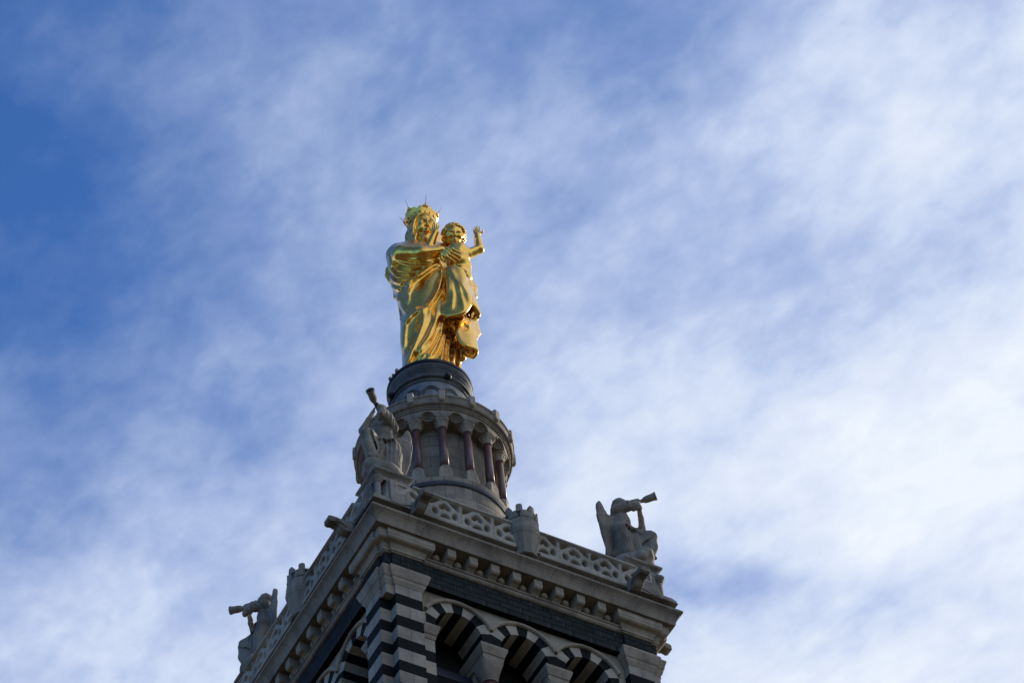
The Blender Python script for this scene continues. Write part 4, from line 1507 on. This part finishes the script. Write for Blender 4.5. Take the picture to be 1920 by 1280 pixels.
# middle tier: two scrolled folds
def curl(cx_, cy_, v, r0, r1, a0, a1, rise, n=10):
    pts = []
    for i in range(n + 1):
        t = i / n
        a = a0 + (a1 - a0) * t
        r = r0 + (r1 - r0) * t
        pts.append((cx_ + r * math.cos(a), v, cy_ + r * math.sin(a)))
    return pts, [(p[0] * 0.80 + 0.20 * cx_ + 0.04, p[1] + 0.10, p[2] + rise) for p in pts]
c1 = (1.16, -0.62, 2.92)
pb, pt = curl(c1[0], c1[2], c1[1], 0.19, 0.075, 2.6, -3.4, 0.55)
drape(S, pb, pt, 0.034, 0.02)
c2 = (1.25, -0.60, 2.43)
pb, pt = curl(c2[0], c2[2], c2[1], 0.25, 0.085, 1.2, -4.6, 0.60)
drape(S, pb, pt, 0.036, 0.02)
c3 = (1.55, -0.36, 3.54)
pb, pt = curl(c3[0], c3[2], c3[1], 0.14, 0.07, 2.6, -2.0, 0.45)
drape(S, pb, pt, 0.034, 0.02)
# lower tier: long panel ending in an open, rolled hem
drape(S, [(1.03, -0.66, 2.22), (1.10, -0.66, 1.75), (1.29, -0.64, 1.49), (1.49, -0.58, 1.44), (1.62, -0.46, 1.50), (1.64, -0.34, 1.44), (1.51, -0.22, 1.35), (1.34, -0.12, 1.59), (1.24, -0.06, 1.79)],
      [(1.13, -0.56, 2.90), (1.23, -0.54, 2.92), (1.34, -0.50, 2.96), (1.45, -0.44, 3.12), (1.54, -0.36, 3.26), (1.58, -0.28, 3.41), (1.58, -0.18, 3.55), (1.53, -0.08, 3.69), (1.45, -0.02, 3.78)], 0.048, 0.04)
drape(S, [(1.64, -0.30, 2.18), (1.74, -0.20, 2.57), (1.79, -0.08, 2.81), (1.73, -0.02, 2.73)],
      [(1.60, -0.28, 3.32), (1.66, -0.20, 3.47), (1.70, -0.12, 3.62), (1.69, -0.05, 3.72)], 0.045, 0.04)
# mantle edge sticking out behind the right shoulder
S.chain([(-1.00, 0.26, 7.45), (-1.14, 0.30, 7.2), (-1.17, 0.32, 6.9), (-1.08, 0.30, 6.5)], [0.10, 0.10, 0.10, 0.08], 0.06)
S.chain([(-0.90, 0.24, 6.0), (-0.96, 0.26, 5.5)], [0.10, 0.07], 0.06)
# neck and head
HC = (0.20, -0.02, 8.98)
S.chain([(0.14, 0.02, 7.9), (0.19, 0.0, 8.55)], [0.36, 0.27], 0.12)
S.ell(HC, (0.40, 0.42, 0.72), 0.05, Matrix.Rotation(math.radians(15), 3, 'Z') @ Matrix.Rotation(math.radians(13), 3, 'X'))
HEAD = Sculpt((-0.40, -0.80, 7.95), (0.85, 0.62, 9.9), 0.016)
HEAD.chain([(0.14, 0.02, 7.95), (0.19, 0.0, 8.55)], [0.365, 0.275], 0.12)
HEAD.ell(HC, (0.445, 0.47, 0.78), 0.05, Matrix.Rotation(math.radians(15), 3, 'Z') @ Matrix.Rotation(math.radians(13), 3, 'X'))
face(HEAD, HC, (0.445, 0.47, 0.78), math.radians(15), math.radians(13), 1.0)
link('head', HEAD.mesh('head', M_GOLD), statue, local=True)
link('hand', HD2.mesh('hand', M_GOLD), statue, local=True)
fig = S.mesh('robed_figure', M_GOLD, smooth=2)
body = link('robed_figure', fig, statue, local=True)

CCX, CCY = 0.12, 0.02      # axis of the crown
# hair: wavy locks on both sides and over the skull
H = Sculpt((-0.75, -0.75, 7.6), (1.0, 0.85, 9.95), 0.028)
rng = random.Random(3)
H.ell((0.17, 0.14, 9.10), (0.50, 0.47, 0.72), 0.05)
H.ell((0.16, 0.28, 8.60), (0.48, 0.34, 0.75), 0.1)
# cut the face free
H.ell((0.28, -0.55, 8.72), (0.42, 0.50, 0.90), 0.04, Matrix.Rotation(math.radians(15), 3, 'Z') @ Matrix.Rotation(math.radians(13), 3, 'X'), sub=True)
H.ell((CCX, 0.06, 9.30), (0.485, 0.45, 0.38), 0.04)
H.ell((-0.17, 0.02, 8.62), (0.20, 0.26, 0.62), 0.06)
for side in (-1, 1):
    nl = 8 if side < 0 else 6
    for j in range(nl):
        pts, rad = [], []
        for i in range(15):
            t = i / 14
            if side < 0:
                x = 0.20 - (0.27 + 0.040 * j) - (0.05 + 0.028 * j) * t ** 1.4 + 0.030 * math.sin(12 * t + j * 1.9)
                y = -0.36 + 0.075 * j + 0.10 * t + 0.03 * math.cos(11 * t + j)
            else:
                x = 0.22 + (0.34 + 0.022 * j) + (0.02 + 0.012 * j) * t + 0.022 * math.sin(12 * t + j * 1.9)
                y = -0.22 + 0.085 * j + 0.10 * t + 0.03 * math.cos(11 * t + j)
            pts.append((x, y, 9.42 - 1.42 * t))
            rad.append(0.066 * (1 - 0.15 * t))
        H.chain(pts, rad, 0.012)
    # waves parted over the forehead
    for j in range(4):
        o = 0.045 * j
        if side < 0:
            P_ = [(0.20, -0.49 + o, 9.33 + o), (0.04, -0.50 + o, 9.24 + o), (-0.10, -0.43 + o, 9.05 + o), (-0.18, -0.36 + o, 8.75), (-0.20, -0.31 + o, 8.45)]
        else:
            P_ = [(0.24, -0.48 + o, 9.33 + o), (0.40, -0.44 + o, 9.24 + o), (0.54, -0.33 + o, 9.05 + o), (0.60, -0.24 + o, 8.75), (0.60, -0.16 + o, 8.45)]
        H.chain(P_, [0.045, 0.055, 0.058, 0.055, 0.05], 0.012)
hair = H.mesh('wavy_hair', M_GOLD, smooth=0)
link('wavy_hair', hair, statue, local=True)

# crown: flared ring with scalloped edge, six fleurons and thin spikes
b = MB()
nC = 144
rows = []
def cz(z):
    return 9.23 + (z - 9.30) * 0.86


for z0, r0 in ((9.30, 0.465), (9.33, 0.49), (9.37, 0.49), (9.39, 0.475), (9.50, 0.495), (9.62, 0.53)):
    rows.append([(CCX + r0 * math.cos(2 * PI * i / nC), CCY + r0 * math.sin(2 * PI * i / nC), cz(z0)) for i in range(nC)])
A0 = math.radians(-72)
top, topi = [], []
for i in range(nC):
    a = 2 * PI * i / nC
    ph = ((a - A0) / (2 * PI / 6)) % 1.0
    dd = min(ph, 1 - ph)
    zt = 9.72 + 0.15 * (1 - min(1, dd / 0.5)) ** 1.5 + 0.085 * abs(math.cos(PI * 3 * ph)) ** 0.6
    rt = 0.53 + (zt - 9.62) * 0.36
    top.append((CCX + rt * math.cos(a), CCY + rt * math.sin(a), cz(zt)))
    topi.append((CCX + (rt - 0.04) * math.cos(a), CCY + (rt - 0.04) * math.sin(a), cz(zt - 0.005)))
inner = [(CCX + 0.47 * math.cos(2 * PI * i / nC), CCY + 0.47 * math.sin(2 * PI * i / nC), cz(9.45)) for i in range(nC)]
b.loft(rows + [top, topi, inner], [0] * 8, cap0=False, cap1=False, smooth=False)
# beads and jewels on the band
for i in range(24):
    a = A0 + 2 * PI * i / 24
    b.ball((CCX + 0.50 * math.cos(a), CCY + 0.50 * math.sin(a), cz(9.35)), 0.022, 8, 6)
for i in range(18):
    a = A0 + 2 * PI * i / 18
    b.ball((CCX + 0.53 * math.cos(a), CCY + 0.53 * math.sin(a), cz(9.56)), (0.03, 0.055 if i % 3 else 0.03, 0.03 if i % 3 else 0.05), 8, 6)
crown = link('crown', b.mesh('crown', M_GOLD), statue, local=True)
b = MB()
r0 = 0.60
b.ball((r0, 0, 9.71), (0.055, 0.055, 0.07), 10, 8)
for s in (-1, 1):
    b.ball((r0, s * 0.075, 9.685), (0.03, 0.04, 0.032), 8, 6)
    b.ball((r0 - 0.02, s * 0.05, 9.635), 0.028, 8, 6)
b.ball((r0 + 0.02, 0, 9.785), (0.035, 0.035, 0.04), 8, 6)
flm = b.mesh('fleuron', M_GOLD)
b = MB()
b.tube([(0.62, 0, 9.79), (0.72, 0, 10.02), (0.78, 0, 10.16)], [0.010, 0.007, 0.003], 6)
spm = b.mesh('spike', M_IRON)
for i in range(6):
    fl = link('fleuron', flm, crown, A0 + 2 * PI * i / 6, (CCX, CCY, 0), local=True)
    link('spike', spm, fl, 0, local=True)

# the child on her left arm
K = Sculpt((-0.05, -1.35, 5.4), (2.45, 0.25, 8.65), 0.021)
KC = (1.21, -0.50, 7.87)
K.chain([(1.27, -0.48, 6.95), (1.33, -0.42, 6.2), (1.36, -0.30, 5.7)], [0.34, 0.37, 0.36], 0.15)
K.ell((1.42, -0.62, 6.85), (0.22, 0.22, 0.24), 0.12)
K.ell((1.16, -0.62, 6.85), (0.20, 0.20, 0.22), 0.12)
K.ell((1.32, -0.72, 6.25), (0.28, 0.16, 0.26), 0.12)
K.chain([(1.24, -0.50, 7.2), (1.22, -0.52, 7.6)], [0.20, 0.17], 0.08)
# arms spread and raised
shr, elr, wrr = (1.60, -0.44, 6.78), (2.05, -0.40, 7.10), (2.03, -0.46, 7.85)
K.chain([(1.36, -0.50, 6.92), shr], [0.22, 0.185], 0.10)
K.chain([shr, elr], [0.20, 0.165], 0.06)
K.chain([elr, wrr], [0.17, 0.115], 0.05)
hand(K, wrr, (-0.04, -0.02, 1.0), (0.05, -1.0, -0.1), 0.50, 1, curl=0.10, spread=0.15, k=0.02)
shl, ell_, wrl = (0.98, -0.42, 6.95), (0.32, -0.50, 7.26), (0.59, -0.62, 7.96)
K.chain([(1.20, -0.50, 7.0), shl], [0.22, 0.185], 0.10)
K.chain([shl, ell_], [0.17, 0.14], 0.06)
K.chain([ell_, wrl], [0.17, 0.115], 0.05)
hand(K, wrl, (0.08, -0.02, 1.0), (0.05, -1.0, -0.1), 0.50, -1, curl=0.10, spread=0.15, k=0.02)
K.ell(KC, (0.39, 0.40, 0.42), 0.05)
KROT = Matrix.Rotation(math.radians(8), 3, 'Z') @ Matrix.Rotation(math.radians(40), 3, 'X')
face(K, KC, (0.375, 0.41, 0.42), math.radians(8), math.radians(40), 0.62, child=True)
kid = link('child_figure', K.mesh('child_figure', M_GOLD, smooth=1), statue, local=True)
# curls
Q = Sculpt((0.6, -1.15, 7.2), (1.85, 0.15, 8.6), 0.024)
Q.ell((KC[0], KC[1] + 0.03, KC[2] + 0.03), (0.40, 0.39, 0.42), 0.04)
fc = Vector(KC) + KROT @ Vector((0.0, -0.36, -0.10))
Q.ell(tuple(fc), (0.33, 0.34, 0.40), 0.03, KROT, sub=True)
rng = random.Random(11)
for i in range(230):
    z = rng.uniform(-1.0, 1.0)
    a = rng.uniform(0, 2 * PI)
    r = math.sqrt(max(0, 1 - z * z))
    dl = Vector((r * math.cos(a), r * math.sin(a), z))
    # keep the face, seen in the head's own frame, free of curls
    if dl.y < 0.15 and ((dl.x) / 0.80) ** 2 + ((dl.z + 0.25) / 0.92) ** 2 < 1:
        continue
    d = KROT @ dl
    p = Vector((KC[0] + d.x * 0.415, KC[1] + d.y * 0.41, KC[2] + 0.01 + d.z * 0.435))
    Q.ell(tuple(p), (0.055, 0.055, 0.05), 0.012)
    Q.cap(tuple(p + d * 0.035), tuple(p + d * 0.09), 0.014, 0.014, 0.01, sub=True)
link('curly_hair', Q.mesh('curly_hair', M_GOLD), kid, local=True)

# ------------------------------------------------------------------ stone angels blowing trumpets
def angel_meshes():
    """looks along +X; left arm straight along the trumpet, right knee raised"""
    A = Sculpt((-0.75, -0.85, 0.25), (1.25, 0.85, 3.45), 0.024)
    # trunk
    A.chain([(-0.08, 0.0, 1.55), (-0.05, 0.0, 1.95), (0.02, 0.0, 2.30), (-0.02, 0.0, 2.62)], [0.34, 0.29, 0.25, 0.27], 0.12)
    A.chain([(-0.04, -0.26, 2.64), (-0.04, 0.26, 2.64)], 0.17, k=0.10)
    A.cap((0.0, 0, 2.72), (0.06, 0, 2.95), 0.12, 0.11, 0.06)
    # head tilted back a little, short hair
    A.ell((0.10, 0, 3.10), (0.20, 0.175, 0.235), 0.03)
    A.ell((0.03, 0, 3.14), (0.22, 0.205, 0.21), 0.03)
    A.cap((0.29, 0, 3.10), (0.325, 0, 3.04), 0.028, 0.034, 0.03)
    A.ell((0.25, 0, 2.96), (0.07, 0.08, 0.06), 0.03)
    A.chain([(0.25, -0.10, 3.15), (0.285, 0, 3.17), (0.25, 0.10, 3.15)], 0.03, 0.03)
    for s in (-1, 1):
        A.ell((0.275, s * 0.075, 3.11), (0.04, 0.045, 0.03), 0.02, sub=True)
        A.ell((0.24, s * 0.10, 3.03), (0.06, 0.05, 0.06), 0.03)
    rng = random.Random(5)
    for i in range(70):
        a = rng.uniform(0, 2 * PI); z = rng.uniform(-0.7, 1)
        r = math.sqrt(max(0, 1 - z * z))
        d = Vector((r * math.cos(a), r * math.sin(a), z))
        if d.x > 0.55 and d.z < 0.75:
            continue
        A.ell((0.03 + d.x * 0.215, d.y * 0.20, 3.14 + d.z * 0.205), 3 * (0.038,), 0.012)
    # straight left arm along the trumpet with a wide sleeve
    A.chain([(-0.02, 0.28, 2.66), (0.30, 0.26, 2.73), (0.62, 0.13, 2.90)], [0.15, 0.14, 0.115], 0.07)
    A.chain([(0.25, 0.27, 2.62), (0.58, 0.16, 2.70), (0.66, 0.14, 2.62)], [0.10, 0.13, 0.09], 0.06)
    hand(A, (0.62, 0.09, 2.96), (0.65, -0.25, 0.5), (0.3, -0.6, -0.3), 0.30, -1, curl=0.5, spread=0.1, k=0.02)
    # bent right arm, elbow down
    A.chain([(0.0, -0.28, 2.62), (0.24, -0.46, 2.33), (0.52, -0.46, 2.18)], [0.15, 0.135, 0.13], 0.06)
    A.chain([(0.55, -0.46, 2.20), (0.60, -0.26, 2.52), (0.62, -0.10, 2.82)], [0.125, 0.085, 0.065], 0.05)
    A.chain([(0.30, -0.46, 2.16), (0.56, -0.44, 2.10)], [0.10, 0.10], 0.05)
    hand(A, (0.62, -0.09, 2.84), (0.15, 0.25, 0.9), (-0.6, 0.6, 0.0), 0.28, 1, curl=0.5, spread=0.1, k=0.02)
    # raised right knee
    A.chain([(-0.02, -0.20, 1.62), (0.40, -0.24, 1.72), (0.80, -0.24, 1.62)], [0.30, 0.25, 0.20], 0.10)
    A.chain([(0.80, -0.24, 1.60), (0.80, -0.22, 1.15), (0.74, -0.20, 0.78)], [0.20, 0.17, 0.13], 0.06)
    A.chain([(0.74, -0.20, 0.72), (0.86, -0.21, 0.66)], [0.09, 0.06], 0.04)
    # kneeling left leg
    A.chain([(-0.03, 0.20, 1.75), (0.06, 0.26, 1.25), (0.08, 0.27, 0.72)], [0.27, 0.25, 0.22], 0.10)
    A.chain([(0.10, 0.28, 0.72), (-0.20, 0.26, 0.68), (-0.42, 0.24, 0.62)], [0.18, 0.14, 0.09], 0.08)
    # skirt hanging between the legs and behind
    A.chain([(0.30, -0.14, 1.45), (0.42, -0.14, 1.0), (0.45, -0.14, 0.72)], [0.18, 0.15, 0.15], 0.08)
    A.chain([(0.05, 0.05, 1.4), (0.06, 0.08, 0.70)], [0.28, 0.28], 0.10)
    A.chain([(0.60, -0.23, 1.50), (0.64, -0.21, 0.85)], [0.20, 0.18], 0.08)
    A.chain([(-0.14, 0.0, 1.6), (-0.18, 0.05, 0.75)], [0.22, 0.22], 0.10)
    A.chain([(0.10, -0.04, 2.0), (0.34, -0.06, 1.5), (0.42, -0.08, 0.9)], [0.17, 0.16, 0.15], 0.10)
    # belt
    pts = [(0.02 + 0.255 * math.cos(t), 0.265 * math.sin(t), 2.22 + 0.03 * math.cos(t)) for t in np.linspace(0, 2 * PI, 25)]
    A.chain(pts, 0.035, 0.02)
    # folds: side views and front view
    def side(sgn):
        L = []
        for j in range(8):
            t = j / 7
            L.append(([(-0.20 + 0.36 * t, 2.15), (-0.22 + 0.42 * t, 1.7), (-0.24 + 0.50 * t, 1.25), (-0.25 + 0.55 * t, 0.70)], 0.055, 0.032))
            L.append(([(-0.175 + 0.36 * t, 2.1), (-0.19 + 0.42 * t, 1.7), (-0.205 + 0.50 * t, 1.25), (-0.21 + 0.55 * t, 0.70)], -0.055, 0.026))
        for j in range(4):
            t = j / 3
            L.append(([(0.10 + 0.1 * t, 1.9 - 0.05 * t), (0.45 + 0.1 * t, 1.75 - 0.1 * t), (0.78, 1.55 - 0.22 * t)], 0.03, 0.035))
        for j in range(4):
            x = 0.05 + 0.15 * j
            L.append(([(x - 0.08, 2.52), (x + 0.05, 2.68), (x + 0.02, 2.88)], 0.025, 0.025))
            L.append(([(x - 0.02, 2.52), (x + 0.11, 2.68), (x + 0.08, 2.88)], -0.025, 0.025))
        for j in range(5):
            x = -0.16 + 0.09 * j
            L.append(([(x, 2.58), (x * 0.7, 2.28)], 0.025, 0.022))
        A.strokes(L, lambda x, y, z: x, lambda x, y, z: z, lambda x, y, z: (y * sgn > 0.06), 0.12)
    side(1)
    side(-1)
    L = []
    for j in range(6):
        y = -0.16 + 0.09 * j
        L.append(([(y, 2.12), (y * 1.3 + 0.02, 1.75), (y * 1.2 + 0.05, 1.3), (y * 1.3, 0.85)], 0.032, 0.034))
        L.append(([(y + 0.045, 2.12), (y * 1.3 + 0.08, 1.75), (y * 1.2 + 0.10, 1.3), (y * 1.3 + 0.05, 0.85)], -0.034, 0.030))
    L.append(([(-0.16, 1.75), (-0.10, 1.35), (-0.04, 0.95)], -0.06, 0.05))
    for j in range(5):
        y = -0.15 + 0.075 * j
        L.append(([(y * 1.4, 2.60), (y * 0.8, 2.30)], 0.03, 0.022))
    A.strokes(L, lambda x, y, z: y, lambda x, y, z: z, lambda x, y, z: (x > 0.02 + 0.25 * np.abs(y)) & (z < 2.65), 0.12)
    fig = A.mesh('angel_figure', M_GREY, smooth=1)
    # left wing (the right one mirrors it): a feathered plate swept back and out from the shoulder
    G = Sculpt((-1.12, 0.0, 0.45), (0.1, 1.05, 3.4), 0.024)
    poly = [(0.00, 2.42), (0.14, 2.36), (0.27, 2.30), (0.38, 2.37), (0.46, 2.60), (0.53, 2.82), (0.60, 2.90), (0.67, 2.80), (0.72, 2.54), (0.74, 2.22), (0.71, 1.82), (0.65, 1.42),
            (0.57, 1.05), (0.51, 0.75), (0.46, 0.55), (0.36, 0.60), (0.27, 0.95), (0.15, 1.40), (0.05, 1.70), (0.0, 2.0)]
    ca, sa = math.cos(math.radians(128)), math.sin(math.radians(128))
    GX, GY, GZ = np.meshgrid(*G.ax, indexing='ij')
    ga = (GX + 0.12) * ca + (GY - 0.10) * sa
    gb = -(GX + 0.12) * sa + (GY - 0.10) * ca
    gb = gb - 0.16 * (ga - 0.45) ** 2 - 0.05 * (GZ - 2.2) ** 2 + 0.03       # bent like a bowl
    dp = np.full(ga.shape, 9.0, np.float32)
    inside = np.zeros(ga.shape, bool)
    for i in range(len(poly)):
        (x0, z0), (x1, z1) = poly[i], poly[(i + 1) % len(poly)]
        ex, ez = x1 - x0, z1 - z0
        t = np.clip(((ga - x0) * ex + (GZ - z0) * ez) / (ex * ex + ez * ez), 0, 1)
        dp = np.minimum(dp, np.hypot(ga - x0 - t * ex, GZ - z0 - t * ez))
        c = ((z0 > GZ) != (z1 > GZ)) & (ga < (x1 - x0) * (GZ - z0) / ((z1 - z0) or 1e-9) + x0)
        inside ^= c
    dp = np.where(inside, -dp, dp)
    thick = 0.062 + 0.05 * np.clip(1 - ga / 0.5, 0, 1) + 0.03 * np.clip((GZ - 2.4), 0, 1)
    qx, qz = dp + 0.03, np.abs(gb) - thick + 0.03
    G.d = (np.minimum(np.maximum(qx, qz), 0) + np.hypot(np.maximum(qx, 0), np.maximum(qz, 0)) - 0.03).astype(np.float32)
    G.chain([(-0.10, 0.16, 2.38), (-0.28, 0.28, 2.28), (-0.41, 0.44, 2.48), (-0.46, 0.54, 2.74)], [0.12, 0.11, 0.085, 0.05], 0.06)
    F = []
    for j in range(7):
        t = j / 6
        F.append(([(0.10 + 0.54 * t, 2.2 + 0.1 * math.sin(3 * t)), (0.14 + 0.54 * t, 1.85), (0.26 + 0.32 * t, 1.25), (0.38 + 0.12 * t, 0.75)], -0.032, 0.020))
    for j in range(6):
        t = j / 5
        F.append(([(0.12 + 0.55 * t, 2.35 + 0.25 * math.sin(2.2 * t)), (0.12 + 0.60 * t, 2.25)], -0.020, 0.020))
    F.append(([(0.08, 2.22), (0.35, 2.32), (0.62, 2.28)], 0.025, 0.04))
    G.strokes(F, lambda x, y, z: (x + 0.12) * ca + (y - 0.10) * sa, lambda x, y, z: z, lambda x, y, z: y > -9, 0.08)
    wl = G.mesh('wing', M_GREY, smooth=1)
    b = MB()
    a0, d = Vector((0.30, 0, 2.985)), Vector((1.0, 0.0, 0.13)).normalized()
    prof = [(0.0, 0.035), (0.02, 0.05), (0.06, 0.032), (0.35, 0.045), (0.46, 0.06), (0.54, 0.10), (0.62, 0.115), (0.74, 0.115), (0.82, 0.12), (0.86, 0.135), (0.91, 0.135), (0.91, 0.105), (0.82, 0.07), (0.6, 0.04)]
    b.tube([tuple(a0 + d * t * 1.0) for t, r in prof], [r for t, r in prof], 16)
    tr = b.mesh('trumpet', M_GREY)
    # rock under the figure
    K = Sculpt((-0.85, -0.85, -0.05), (1.2, 0.85, 0.95), 0.03)
    rng = random.Random(9)
    K.ell((0.08, 0, 0.22), (0.76, 0.58, 0.46), 0.1)
    K.ell((0.62, -0.20, 0.42), (0.32, 0.26, 0.24), 0.08)
    K.ell((-0.25, 0.22, 0.42), (0.36, 0.28, 0.24), 0.08)
    for i in range(14):
        K.ell((rng.uniform(-0.5, 0.65), rng.uniform(-0.45, 0.45), rng.uniform(0.05, 0.45)), (rng.uniform(0.14, 0.28), rng.uniform(0.14, 0.26), rng.uniform(0.10, 0.18)), 0.03)
    sx = np.maximum(np.abs(K.ax[1])[None, :, None] - 0.62, np.maximum(K.ax[0][:, None, None] - 0.88, -0.72 - K.ax[0][:, None, None]))
    K.d = np.maximum(np.maximum(K.d, sx), -K.ax[2][None, None, :]).astype(np.float32)
    rk = K.mesh('draped_rock', M_GREY, smooth=1)
    return fig, wl, tr, rk


def mirrored(me, name):
    m = me.copy()
    m.name = name
    m.transform(Matrix.Scale(-1, 4, Vector((0, 1, 0))))
    m.flip_normals()
    return m


afig, awl, atr, ark = angel_meshes()
awr = mirrored(awl, 'wing')
afig_m = mirrored(afig, 'angel_figure')
GROUP = 'stone angels blowing trumpets at the corners of the parapet'
A_ = 3.98
for (x, y, deg, mir, label) in (
        (-A_, -A_, 225, False, 'weathered stone angel at the near corner, in front of the red columns, trumpet raised overhead'),
        (A_, -A_, 315, True, 'weathered stone angel kneeling at the right corner against white cloud, trumpet pointing right'),
        (-A_, A_, 135, False, 'weathered stone angel low on the left parapet end, trumpet pointing left')):
    r = empty('angel_statue', label, 'angel statue', (x, y, 2.03), math.radians(deg), GROUP)
    link('angel_figure', afig_m if mir else afig, r, local=True)
    link('wing', awl, r, local=True)
    link('wing', awr, r, local=True)
    link('trumpet', atr, r, local=True)
    link('draped_rock', ark, r, local=True)
